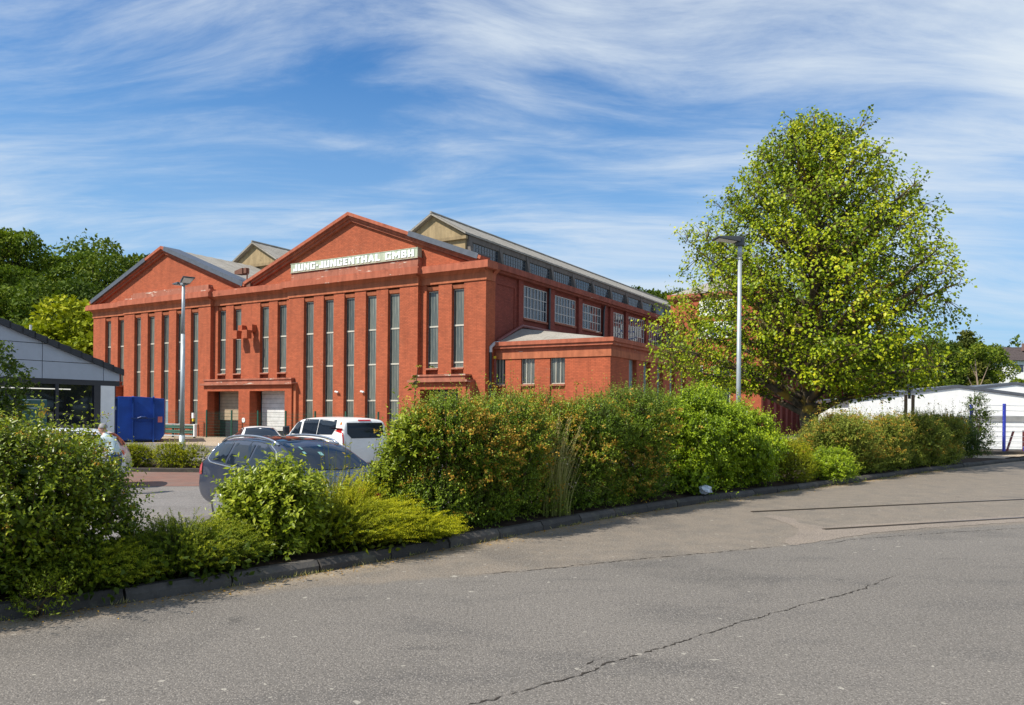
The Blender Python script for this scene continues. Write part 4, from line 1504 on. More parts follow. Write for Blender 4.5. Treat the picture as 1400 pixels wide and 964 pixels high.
def build_fence():
    f = thing('mesh_fence', 'green wire mesh fence with thin posts in front of the loading doors', 'fence', (-21.4, 52.7, LOT), HALL_RZ)
    xs = [-10.48, -7.86, -5.24, -2.62, 0.0, 2.66, 5.3, 7.95, 10.6, 13.2, 15.8]
    for x in xs:
        MB().box(x - .04, x + .04, -.04, .04, 0, 1.9).box(x - .045, x + .045, -.045, .045, 1.9, 1.93).build('post', GREENMET, f)
    for a, b in zip(xs[:-1], xs[1:]):
        mb = MB()
        for z in np.arange(.1, 1.85, .2):
            mb.box(a + .04, b - .04, -.006, .006, z - .005, z + .005)
        n = 24
        for k in range(n):
            x = a + .04 + (b - a - .08) * (k + .5) / n
            mb.box(x - .0025, x + .0025, -.0025, .0025, .05, 1.85)
        o = mb.build('mesh_panel', GREENMET, f)
    g = thing('guard_rail', 'dark green double crash barrier with white ends in front of the hall', 'barrier', (-24.76, 53.0, LOT), HALL_RZ)
    for z in (.28, .62):
        MB().prism([(0, 0, z), (0, -.06, z + .06), (0, -.02, z + .12), (0, -.06, z + .18), (0, 0, z + .24), (0, .03, z + .12)], [(3.75, 0, z), (3.75, -.06, z + .06), (3.75, -.02, z + .12), (3.75, -.06, z + .18), (3.75, 0, z + .24), (3.75, .03, z + .12)]).build('rail', GREENMET, g)
    for x in (.1, 1.3, 2.5, 3.65):
        MB().box(x - .06, x + .06, .031, .13, 0, .9).build('post', GREENMET, g)
    MB().box(3.76, 3.9, -.1, .1, .1, .95).build('end_cap', WHITE, g, bevel=.02)
    MB().box(0.0, 3.75, -.03, .02, .89, .95).box(0.0, 3.75, -.06, .02, .1, .18).build('edge_band', GALV, g)
    s = thing('round_sign', 'small white round sign on the pier between the loading doors', 'sign', hall_world(-19.4, -.61, 1.25), HALL_RZ)
    MB().tube([(0, -.03, 0), (0, -.001, 0)], .17, 20).build('disc', WHITE, s)
    MB().box(-.02, .02, -.035, -.031, -.09, .09).box(-.06, .06, -.035, -.031, -.02, .02).build('mark', PALE, s)
    b = thing('striped_post', 'yellow and black bollard post left of the first loading door', 'post', hall_world(-24.0, -1.2, 0), HALL_RZ)
    for k in range(6):
        MB().box(-.07, .07, -.07, .07, k * .22 + .002, (k + 1) * .22).build('band', YEL if k % 2 else RUBBER, b)
    MB().box(-.09, .09, -.09, .09, 1.325, 1.7).build('cap', WHITE, b)


build_fence()


def build_lamps():
    l = thing('street_lamp', 'tall grey lamp post with two flat dark heads in the car park island', 'street lamp', (-11.40, 26.0, LOT), rad(-52))
    MB().tube([(0, 0, 0), (0, 0, 1.1)], [.105, .10], 12).build('base_tube', GALV, l, True)
    MB().tube([(0, 0, 1.1), (0, 0, 4.6)], [.082, .07], 12).tube([(0, 0, 4.6), (0, 0, 6.35)], [.062, .052], 12).build('pole', GALV, l, True)
    for sx, tilt in ((-1, .02), (1, .10)):
        h = MB()
        h.prism([(sx * .10, -.02, 6.30), (sx * .10, .10, 6.30), (sx * .10, .10, 6.40), (sx * .10, -.02, 6.40)], [(sx * .2, -.1, 6.33), (sx * .2, .18, 6.33), (sx * .2, .18, 6.41), (sx * .2, -.1, 6.41)])
        h.prism([(sx * .2, -.16, 6.33), (sx * .2, .16, 6.33), (sx * .2, .16, 6.42), (sx * .2, -.16, 6.42)], [(sx * .70, -.20, 6.36 + tilt), (sx * .70, .20, 6.36 + tilt), (sx * .70, .20, 6.40 + tilt), (sx * .70, -.20, 6.40 + tilt)])
        o = h.build('lamp_head', DARKMET, l, bevel=.01)
        MB().prism([(sx * .28, -.13, 6.335), (sx * .28, .13, 6.335), (sx * .28, .13, 6.329), (sx * .28, -.13, 6.329)], [(sx * .66, -.16, 6.352 + tilt), (sx * .66, .16, 6.352 + tilt), (sx * .66, .16, 6.346 + tilt), (sx * .66, -.16, 6.346 + tilt)]).build('lamp_glass', WHITE, o)
    MB().tube([(0, 0, 6.3), (0, 0, 6.44)], .10, 10).build('bracket', GALV, l)
    r = thing('street_lamp', 'tall grey lamp post with one dark head in front of the big tree', 'street lamp', (5.78, 19.2, -.15), rad(8))
    MB().tube([(0, 0, 0), (0, 0, 5.9)], [.066, .048], 12).tube([(0, 0, 5.9), (0, 0, 6.28)], .058, 12).tube([(0, 0, 5.88), (0, 0, 5.91)], .064, 12).build('pole', GALV, r, True)
    h = MB().tube([(0, -.0, 6.22), (0, 0, 6.44)], .12, 12)
    h.prism([(-.05, -.16, 6.30), (-.05, .16, 6.30), (-.05, .16, 6.44), (-.05, -.16, 6.44)], [(-.68, -.20, 6.37), (-.68, .20, 6.37), (-.68, .2, 6.41), (-.68, -.2, 6.41)])
    o = h.build('lamp_head', DARKMET, r, bevel=.008)
    MB().prism([(-.14, -.12, 6.309), (-.14, .12, 6.309), (-.14, .12, 6.303), (-.14, -.12, 6.303)], [(-.62, -.15, 6.36), (-.62, .15, 6.36), (-.62, .15, 6.354), (-.62, -.15, 6.354)]).build('lamp_glass', WHITE, o)
    p = thing('lamp_board_post', 'weathered wooden double post with a round grey lamp behind the far shrubs', 'post', (14.9, 28.2, -.1), rad(-20))
    MB().box(-.17, -.07, -.06, .06, 0, 2.65).box(.07, .17, -.06, .06, 0, 2.65).build('timber', plain('weathered_timber', (.30, .20, .14), .85, .2), p)
    MB().tube([(0, 0, 2.5), (0, 0, 2.95)], .05, 8).build('bracket', DARKMET, p)
    MB().tube([(0, 0, 2.78), (0, 0, 2.84), (0, 0, 2.98), (0, 0, 3.04)], [.08, .13, .13, .05], 14).build('lamp', GALV, p, True)


build_lamps()


def build_right():
    rz = -.16
    for i, (px, y, half, ze, za, lab) in enumerate(((1310, 41.0, 5.6, 2.25, 3.15, 'white gabled storage hall with grey roof edge and a grey beam behind the blue fence'), (1388, 47.0, 6.0, 2.75, 3.65, 'second white gabled hall showing its top behind the first'))):
        xc = (px - 700 - .3) / 1028 * y
        h = thing('storage_hall', lab, 'hall', (xc, y, LOT), rz, 'white storage halls')
        if i == 0:
            ze, za = 2.78, 3.55
        else:
            ze, za = 3.2, 4.0
        L = 7 if i == 0 else 11
        pr = [(-half, 0), (half, 0), (half, ze), (0, za), (-half, ze)]
        MB().prism([(x, 0, z) for x, z in pr], [(x, L, z) for x, z in pr]).build('wall', WHITE, h)
        rf = MB()
        for s in (-1, 1):
            xe = s * (half + .25)
            sl = (za - ze) / half
            z1 = ze - .25 * sl
            rf.prism([(xe, -.07, z1 + .01), (0, -.07, za + .01), (0, -.07, za + .16), (xe, -.07, z1 + .16)], [(xe, L, z1 + .01), (0, L, za + .01), (0, L, za + .16), (xe, L, z1 + .16)])
        rf.build('roof', FLASH, h)
        if i == 0:
            MB().box(-.4, 5.5, -.10, -.001, 1.72, 2.02).build('door_beam', plain('grey_beam', (.26, .26, .25), .6), h)
            dd = MB().box(.1, .2, -.09, -.001, .25, 1.719).box(5.2, 5.3, -.09, -.001, .25, 1.719).build('sectional_door', MATS['grey_beam'], h)
            for k in range(5):
                MB().box(.2, 5.2, -.06, -.001, .25 + k * .294 + .006, .25 + (k + 1) * .294 - .006).build('door_panel', WHITE, dd)
            MB().box(-half - .01, half + .01, -.03, -.0015, 0, .22).build('plinth', CONC, h)
    # fence with blue posts
    f = thing('wire_fence', 'wire fence with blue posts on the low wall', 'fence', (19.9, 33.7, 0.17), math.atan2(7.05, 26.1))
    P = [(0.85, 2.12), (2.72, 2.18), (4.6, 2.15), (6.5, 2.15), (8.4, 2.15)]
    bm_ = plain('blue_post_paint', (.03, .05, .42), .5)
    rd = plain('red_brown_post', (.16, .035, .03), .6)
    for x, hgt in P:
        MB().box(x - .055, x + .055, -.05, .05, 0, hgt).build('post', bm_, f, bevel=.008)
    for a, b in zip(P[:-1], P[1:]):
        mb = MB()
        for z in np.linspace(.2, 2.1, 9):
            mb.tube([(a[0] + .05, 0, z), ((a[0] + b[0]) / 2, 0.0, z - .012), (b[0] - .05, 0, z)], .010, 4)
        mb.build('wire', GALV, f)
    for (x, lean, h_) in ((3.05, .38, .93), (4.02, .0, .95)):
        o = thing('steel_stub', 'red brown steel bar %s behind the wires' % ('leaning sideways' if lean else 'standing upright'), 'bar', (19.9 + .965 * x - .05, 33.7 + .26 * x + .12, .17), math.atan2(7.05, 26.1))
        MB().prism([(-.04, -.03, 0), (.04, -.03, 0), (.04, .03, 0), (-.04, .03, 0)], [(lean - .04, -.03, h_), (lean + .04, -.03, h_), (lean + .04, .03, h_), (lean - .04, .03, h_)]).build('bar', rd, o)
    MB().box(3.96, 4.6, -.1, .1, .0, .22).build('blue_bracket', bm_, f)
    # small red roofed shed far behind and a house on the slope
    s = thing('low_shed', 'low red shed with a row of small windows beyond the white halls', 'shed', (36.0, 72.0, -.3), rad(4))
    MB().box(-4.8, 6, 0, 5, 0, 3.1).build('wall', plain('bright_red_paint', (.42, .07, .04), .7), s)
    MB().box(-5, 6.2, -.3, 5.2, 3.1, 3.35).build('roof', FLASH, s)
    for k in range(9):
        w = MB().box(-4.6 + k * 1.1, -3.8 + k * 1.1, -.05, -.001, 1.9, 2.9).build('window', MUNTIN, s)
        MB().box(-4.52 + k * 1.1, -3.88 + k * 1.1, -.06, -.051, 1.97, 2.83).build('pane', WGLASS, w)
    q = thing('garden_shed', 'small grey hut with red base beside the brick wing', 'hut', (28.3, 60.0, -.3), rad(0))
    MB().box(-1.6, 1.6, 0, 3, 0, 1.9).build('wall', MATS['bright_red_paint'], q)
    MB().prism([(-1.8, -.2, 1.9), (1.8, -.2, 1.9), (1.2, -.2, 3.2), (-1.2, -.2, 3.2)], [(-1.8, 3.2, 1.9), (1.8, 3.2, 1.9), (1.2, 3.2, 3.2), (-1.2, 3.2, 3.2)]).build('roof', ROOF, q)
    hz = float(hill_h(86, 128))
    h = thing('hillside_house', 'white house with a dark tiled roof on the wooded slope at the right', 'house', (90.5, 128, 8.4), rad(-12))
    h.scale = (.85, .85, .85)
    MB().box(-7, 9, 0, 8, -4, 3.6).build('wall', WHITE, h)
    MB().prism([(-7.8, -.7, 3.4), (-7.8, 8.7, 3.4), (-7.8, 4, 6.4)], [(9.8, -.7, 3.4), (9.8, 8.7, 3.4), (9.8, 4, 6.4)]).build('roof', plain('dark_roof_tiles', (.075, .06, .058), .85, .2, 0, 0, .25), h)
    for x in (-5, -2, 1.5, 5):
        w = MB().box(x, x + 1.3, -.05, -.001, 1.1, 2.5).build('window', ANTH, h)
        MB().box(x + .08, x + 1.22, -.06, -.051, 1.18, 2.42).build('pane', WGLASS, w)
    MB().box(-3, -2.3, 2, 2.6, 5.5, 7.0).build('chimney', plain('chimney_brick', (.2, .12, .1), .9), h)


build_right()


# ------------------------------------------------------------------ cars
def eval_mesh(obj):
    dg = bpy.context.evaluated_depsgraph_get()
    return bpy.data.meshes.new_from_object(obj.evaluated_get(dg))


def car(name, label, nose, heading, spec, paint):
    hx, hy = heading
    root = thing(name, label, spec.get('cat', 'car'), (nose[0], nose[1], LOT), math.atan2(hx, -hy))
    st = np.array(spec['st'], float)
    ys = st[:, 0]
    verts, faces = [], []
    R = 0
    for (y, zc, zb, wb, wr, zs) in st:
        zr = max(zc - spec.get('crown', .06), zb + .005)
        half = [(0, zs), (wb - .14, zs), (wb - .02, zs + .16), (wb, (zs + zb) * .52), (wb - .025, zb), (wr + .015, zr - .05 * (zr > zb + .1)), (wr - .10, zr + .012), (0, zc)]
        ring = [(x, y, z) for x, z in half] + [(-x, y, z) for x, z in half[-2:0:-1]]
        R = len(ring)
        verts += ring
    n = len(st)
    cre = {}
    for i in range(n - 1):
        for k, w in ((3, .25), (4, .55), (5, .45), (R - 3, .25), (R - 4, .55), (R - 5, .45)):
            cre[(i * R + k, (i + 1) * R + k)] = w
    for i in range(n - 1):
        for k in range(R):
            faces.append((i * R + k, i * R + (k + 1) % R, (i + 1) * R + (k + 1) % R, (i + 1) * R + k))
    faces.append(tuple(range(R)))
    faces.append(tuple(range((n - 1) * R, n * R))[::-1])
    me = bpy.data.meshes.new('tmp')
    me.from_pydata(verts, [], faces)
    bm = bmesh.new()
    bm.from_mesh(me)
    bmesh.ops.recalc_face_normals(bm, faces=bm.faces[:])
    cl = bm.edges.layers.float.new('crease_edge')
    for e in bm.edges:
        a_, b_ = sorted((e.verts[0].index, e.verts[1].index))
        if (a_, b_) in cre:
            e[cl] = cre[(a_, b_)]
    bm.to_mesh(me)
    bm.free()
    tmp = link(bpy.data.objects.new('tmp', me))
    ss = tmp.modifiers.new('s', 'SUBSURF')
    ss.levels = ss.render_levels = 2
    body_me = eval_mesh(tmp)
    bpy.data.objects.remove(tmp)
    body_me.name = 'body'
    body_me.materials.clear()
    body_me.materials.append(paint)
    body_me.polygons.foreach_set('use_smooth', [True] * len(body_me.polygons))
    body = link(bpy.data.objects.new('body', body_me), root)
    bvh = BVHTree.FromPolygons([v.co.copy() for v in body_me.vertices], [tuple(p.vertices) for p in body_me.polygons])

    def patch(nm, poly, axis, mat, parent=root, off=.008, trim=None):
        """poly in 2D (y,z) for sides ('L','R') or (x,z) for 'F','B'; thrown onto the body"""
        bm = bmesh.new()
        vs = [bm.verts.new((p[0], p[1], 0)) for p in poly]
        bm.faces.new(vs)
        bmesh.ops.subdivide_edges(bm, edges=bm.edges[:], cuts=5, use_grid_fill=True)
        bmesh.ops.triangulate(bm, faces=bm.faces[:])
        for _ in range(2):
            bmesh.ops.subdivide_edges(bm, edges=[e for e in bm.edges if e.calc_length() > .16], cuts=1)
            bmesh.ops.triangulate(bm, faces=bm.faces[:])
        for v in bm.verts:
            a, b = v.co.x, v.co.y
            if axis in 'LR':
                s = 1 if axis == 'L' else -1
                o, d = Vector((s * 3, a, b)), Vector((-s, 0, 0))
            elif axis == 'F':
                o, d = Vector((a, -2, b)), Vector((0, 1, 0))
            else:
                o, d = Vector((a, ys[-1] + 2, b)), Vector((0, -1, 0))
            hit = bvh.ray_cast(o, d)
            if hit[0] is not None:
                nn = hit[1]
                if nn.dot(d) > 0:
                    nn = -nn
                v.co = hit[0] + nn * off
            else:
                v.co = o + d * 2.1
        me = bpy.data.meshes.new(nm)
        bm.to_mesh(me)
        bm.free()
        me.materials.append(mat)
        me.polygons.foreach_set('use_smooth', [True] * len(me.polygons))
        ob = link(bpy.data.objects.new(nm, me), parent)
        return ob

    def edge_tube(poly, axis, r, mat, nm='window_trim', close=True):
        pts = []
        pl = list(poly) + ([poly[0]] if close else [])
        for a, b in zip(pl[:-1], pl[1:]):
            for t in range(4):
                p = (a[0] + (b[0] - a[0]) * t / 4, a[1] + (b[1] - a[1]) * t / 4)
                s = 1 if axis == 'L' else -1
                h = bvh.ray_cast(Vector((s * 3, p[0], p[1])), Vector((-s, 0, 0)))
                if h[0] is not None:
                    pts.append(h[0] + Vector((s * .008, 0, 0)))
        if close:
            pts.append(pts[0])
        return MB().tube(pts, r, 5, cap=not close).build(nm, mat, root, True)
    for poly in spec.get('side_windows', []):
        for ax in 'LR':
            patch('side_window', poly, ax, CARGLASS)
    if 'trim' in spec:
        for ax in 'LR':
            edge_tube(spec['trim'], ax, .016, CHROME)
    patch('windscreen', spec['windscreen'], 'F', CARGLASS)
    if 'rear_window' in spec:
        patch('rear_window', spec['rear_window'], 'B', CARGLASS)
    for nm, poly, ax, mt in spec.get('extra', []):
        patch(nm, poly, ax, mt, off=.012)
    # wheels
    W = spec['track']
    for y in spec['axles']:
        for s in (-1, 1):
            x = s * W
            r = spec.get('wheel_r', .33)
            w = MB().tube([(x - s * .22, y, r), (x - s * .02, y, r), (x + s * .0, y, r)], [r, r, r - .02], 22).build('wheel', RUBBER, root, True)
            MB().tube([(x + s * .001, y, r), (x + s * .012, y, r), (x + s * .004, y, r)], [r * .66, r * .62, r * .2], 18).build('rim', ALLOY, w)
            MB().tube([(x - s * .3, y, r + .02), (x - s * .035, y, r + .02)], r + .06, 22).build('wheel_arch', RUBBER, root)
    return root, bvh, patch


CARGLASS = NT('car_glass').fin((0.010, 0.016, 0.026), 0.03, 0.32)


def carpaint(name, c, metal=.5, flake=.06):
    t = NT(name)
    n = t.noise(420, 2)
    d = t.noise(2.0, 4)
    col = t.mix(t.step(n, .4, .6), tuple(x * (1 - flake) for x in c), tuple(x * (1 + flake) for x in c))
    col = t.mix(t.step(d, .45, .8, 0, .12), col, (.25, .22, .18))
    return t.fin(col, .35, .4, metal * .45, .45)


def build_cars():
    grey = carpaint('dark_grey_car_paint', (0.030, 0.040, 0.068), .5)
    white = carpaint('white_car_paint', (0.78, 0.78, 0.76), 0.0, .02)
    silver = carpaint('silver_car_paint', (0.66, 0.67, 0.67), 0.05)
    st = [(0.0, .62, .50, .72, .55, .32), (0.06, .74, .66, .82, .66, .24), (0.35, .93, .84, .91, .74, .2), (.95, 1.04, .95, .935, .78, .2), (1.18, 1.10, .98, .94, .76, .2), (1.75, 1.40, 1.0, .945, .70, .2),
          (2.15, 1.545, 1.01, .945, .675, .2), (2.9, 1.59, 1.02, .945, .67, .2), (3.7, 1.585, 1.04, .945, .665, .2), (4.35, 1.545, 1.06, .935, .65, .2), (4.62, 1.42, 1.07, .92, .64, .22), (4.78, 1.08, 1.0, .91, .68, .26), (4.86, .86, .78, .88, .66, .3), (4.88, .62, .55, .8, .6, .34)]
    sw = [[(1.62, 1.06), (2.05, 1.33), (2.45, 1.47), (2.72, 1.49), (2.72, 1.05)], [(2.80, 1.05), (2.80, 1.495), (3.3, 1.50), (3.58, 1.495), (3.58, 1.08)], [(3.68, 1.09), (3.68, 1.49), (4.1, 1.465), (4.38, 1.40), (4.46, 1.28), (4.38, 1.15), (4.2, 1.11)]]
    spec = dict(st=st, cat='car', track=.93, axles=(.92, 3.84), side_windows=sw,
                trim=[(1.50, 1.01), (2.02, 1.36), (2.45, 1.505), (3.0, 1.53), (3.6, 1.53), (4.15, 1.50), (4.44, 1.43), (4.54, 1.28), (4.45, 1.12), (4.25, 1.07), (3.2, 1.02)],
                windscreen=[(-.72, 1.10), (-.62, 1.30), (-.52, 1.49), (0, 1.525), (.52, 1.49), (.62, 1.30), (.72, 1.10), (0, 1.07)],
                rear_window=[(-.6, 1.12), (-.5, 1.42), (.5, 1.42), (.6, 1.12)])
    N0 = (-2.06, 11.62)
    hd = (0.707, -0.707)
    r, bvh, patch = car('parked_car', 'dark blue grey estate car with silver roof rails behind the leafy shrub', N0, hd, spec, grey)
    for s in (-1, 1):
        pts = []
        for k, y in enumerate(np.linspace(2.15, 4.4, 14)):
            h = bvh.ray_cast(Vector((s * .60, y, 3)), Vector((0, 0, -1)))
            lift = .075 * math.sin(math.pi * k / 13) ** .35 if 0 < k < 13 else .012
            pts.append(h[0] + Vector((0, 0, lift)))
        MB().tube(pts, .023, 8).build('roof_rail', CHROME, r, True)
        patch('tail_lamp', [(4.62, .82), (4.62, 1.04), (4.79, 1.02), (4.84, .82)], 'L' if s > 0 else 'R', TAIL, off=.015)
        patch('headlamp', [(s * .55, .72), (s * .55, .82), (s * .84, .84), (s * .86, .72)], 'F', HEADL, off=.012)
        MB().box(s * .93, s * 1.13, 1.30, 1.42, 1.0, 1.16).build('wing_mirror', grey, r, bevel=.03)
    pr = MB()
    g = []
    for y in np.linspace(2.35, 3.95, 9):
        row = []
        for x in np.linspace(-.46, .46, 7):
            h = bvh.ray_cast(Vector((x, y, 3)), Vector((0, 0, -1)))
            row.append(h[0] + Vector((0, 0, .006)))
        g.append(row)
    for i in range(8):
        if i == 4:
            continue
        for k in range(6):
            pr.quad(g[i][k], g[i + 1][k], g[i + 1][k + 1], g[i][k + 1])
    pr.build('glass_roof', CARGLASS, r, True)
    r.scale = (.96, .96, .985)
    for (x, z, w, h) in ((-.34, 1.40, .035, .045), (-.36, 1.33, .045, .035), (-.08, 1.31, .07, .055), (.05, 1.43, .05, .025)):
        patch('sticker', [(x - w / 2, z - h / 2), (x + w / 2, z - h / 2), (x + w / 2, z + h / 2), (x - w / 2, z + h / 2)], 'F', STICK, off=.014)
    # white van, seen from behind
    st = [(0.0, .6, .5, .74, .6, .3), (.06, .82, .7, .86, .7, .24), (.4, .98, .9, .93, .78, .2), (.8, 1.06, 1.0, .95, .82, .2), (1.05, 1.18, 1.08, .955, .80, .2), (1.55, 1.60, 1.12, .96, .80, .2),
          (1.85, 1.755, 1.13, .96, .79, .2), (2.6, 1.80, 1.14, .96, .79, .2), (4.0, 1.80, 1.15, .96, .79, .2), (4.75, 1.77, 1.15, .955, .78, .2), (4.90, 1.70, 1.14, .95, .77, .2), (4.955, 1.05, 1.0, .94, .80, .22), (5.0, .8, .7, .92, .78, .26), (5.01, .5, .45, .86, .7, .3)]
    sw = [[(1.35, 1.16), (1.62, 1.47), (1.9, 1.66), (2.05, 1.68), (2.05, 1.15)], [(2.2, 1.17), (2.2, 1.69), (3.25, 1.695), (3.25, 1.17)], [(3.29, 1.17), (3.29, 1.695), (4.42, 1.69), (4.46, 1.4), (4.30, 1.19)]]
    spec = dict(st=st, cat='van', track=.95, axles=(.95, 3.95), side_windows=sw, crown=.05,
                windscreen=[(-.74, 1.16), (-.62, 1.62), (0, 1.68), (.62, 1.62), (.74, 1.16)],
                rear_window=[(-.56, 1.08), (-.72, 1.24), (-.70, 1.60), (.70, 1.60), (.72, 1.24), (.56, 1.08)])
    h2 = np.array((-.69, .724))
    side = np.array((-h2[1], h2[0]))      # left of heading
    rearleft = np.array((-5.62, 24.9))
    nose = rearleft + h2 * 5.0 - side * .95
    r, bvh, patch = car('parked_van', 'white passenger van seen from behind with dark windows', tuple(nose), tuple(h2), spec, white)
    # red tail lamp strips on the rear corners, brake light over the rear window
    for s in (-1, 1):
        patch('tail_lamp', [(s * .845, .86), (s * .865, 1.42), (s * .885, 1.42), (s * .90, .86)], 'B', TAIL, off=.012)
        patch('amber_lamp', [(4.68, 1.53), (4.68, 1.62), (4.76, 1.62), (4.76, 1.53)], 'L' if s > 0 else 'R', AMBER, off=.015)
        MB().box(s * .96, s * 1.20, 1.28, 1.40, 1.12, 1.42).build('wing_mirror', ANTH, r, bevel=.03)
    patch('brake_light', [(-.25, 1.655), (-.25, 1.70), (.25, 1.70), (.25, 1.655)], 'B', TAIL, off=.014)
    # white saloon
    st = [(0.0, .55, .45, .66, .5, .28), (.06, .66, .58, .78, .6, .22), (.4, .80, .72, .86, .70, .18), (1.0, .90, .82, .89, .74, .17), (1.25, .96, .87, .895, .72, .17), (1.85, 1.25, .89, .90, .62, .17),
          (2.15, 1.34, .90, .90, .60, .17), (2.6, 1.37, .91, .90, .59, .17), (3.2, 1.345, .92, .90, .585, .17), (3.8, 1.13, .94, .89, .60, .17), (4.1, 1.0, .94, .88, .66, .18), (4.5, .97, .92, .86, .68, .2), (4.62, .88, .82, .82, .66, .24), (4.66, .6, .5, .76, .6, .3)]
    sw = [[(1.62, .93), (1.9, 1.12), (2.15, 1.25), (2.5, 1.28), (2.5, .93)], [(2.58, .93), (2.58, 1.285), (3.0, 1.28), (3.35, 1.2), (3.4, .97)], [(3.46, .98), (3.43, 1.17), (3.75, 1.02)]]
    spec = dict(st=st, cat='car', track=.87, axles=(.9, 3.6), side_windows=sw, crown=.05,
                windscreen=[(-.68, .95), (-.52, 1.27), (0, 1.31), (.52, 1.27), (.68, .95), (0, .92)], rear_window=[(-.6, 1.0), (-.45, 1.26), (.45, 1.26), (.6, 1.0)])
    hd = np.array((.42, -.907))
    ws = np.array((-9.75, 29.3))
    car('parked_car', 'white saloon car parked before the loading doors', tuple(ws + hd * 1.5), tuple(hd), spec, white)
    # silver car behind the left bush
    st = [(0.0, .6, .5, .68, .55, .3), (.06, .72, .62, .80, .64, .24), (.4, .88, .8, .87, .72, .19), (.95, .98, .9, .89, .75, .18), (1.15, 1.04, .93, .895, .72, .18), (1.75, 1.36, .95, .90, .66, .18),
          (2.05, 1.48, .96, .90, .64, .18), (2.7, 1.53, .97, .90, .63, .18), (3.4, 1.52, .99, .90, .625, .18), (3.85, 1.46, 1.01, .89, .61, .18), (4.08, 1.30, 1.02, .88, .62, .2), (4.22, 1.0, .95, .87, .66, .24), (4.30, .8, .7, .84, .64, .28), (4.32, .5, .45, .76, .6, .32)]
    sw = [[(1.5, 1.0), (2.0, 1.35), (2.4, 1.43), (2.4, 1.0)], [(2.48, 1.0), (2.48, 1.44), (3.3, 1.44), (3.3, 1.02)], [(3.38, 1.03), (3.38, 1.43), (3.75, 1.39), (3.9, 1.2), (3.75, 1.05)]]
    spec = dict(st=st, cat='car', track=.88, axles=(.86, 3.5), side_windows=sw, crown=.05,
                windscreen=[(-.68, 1.03), (-.55, 1.40), (0, 1.45), (.55, 1.40), (.68, 1.03), (0, 1.0)], rear_window=[(-.55, 1.06), (-.45, 1.38), (.45, 1.38), (.55, 1.06)])
    hd = np.array((-.93, -.37))
    hd = hd / np.hypot(*hd)
    sd = np.array((-hd[1], hd[0]))
    rear_left = np.array((-9.72, 18.95))
    r, bvh, patch = car('parked_car', 'silver car half hidden behind the bush at the left, red tail lamp showing', tuple(rear_left + hd * 4.32 - sd * .88), tuple(hd), spec, silver)
    for s in (-1, 1):
        patch('tail_lamp', [(4.02, .84), (4.02, .96), (4.22, .95), (4.26, .84)], 'L' if s > 0 else 'R', TAIL, off=.015)
        patch('tail_lamp', [(s * .55, .86), (s * .58, .96), (s * .80, .95), (s * .82, .86)], 'B', TAIL, off=.014)


build_cars()


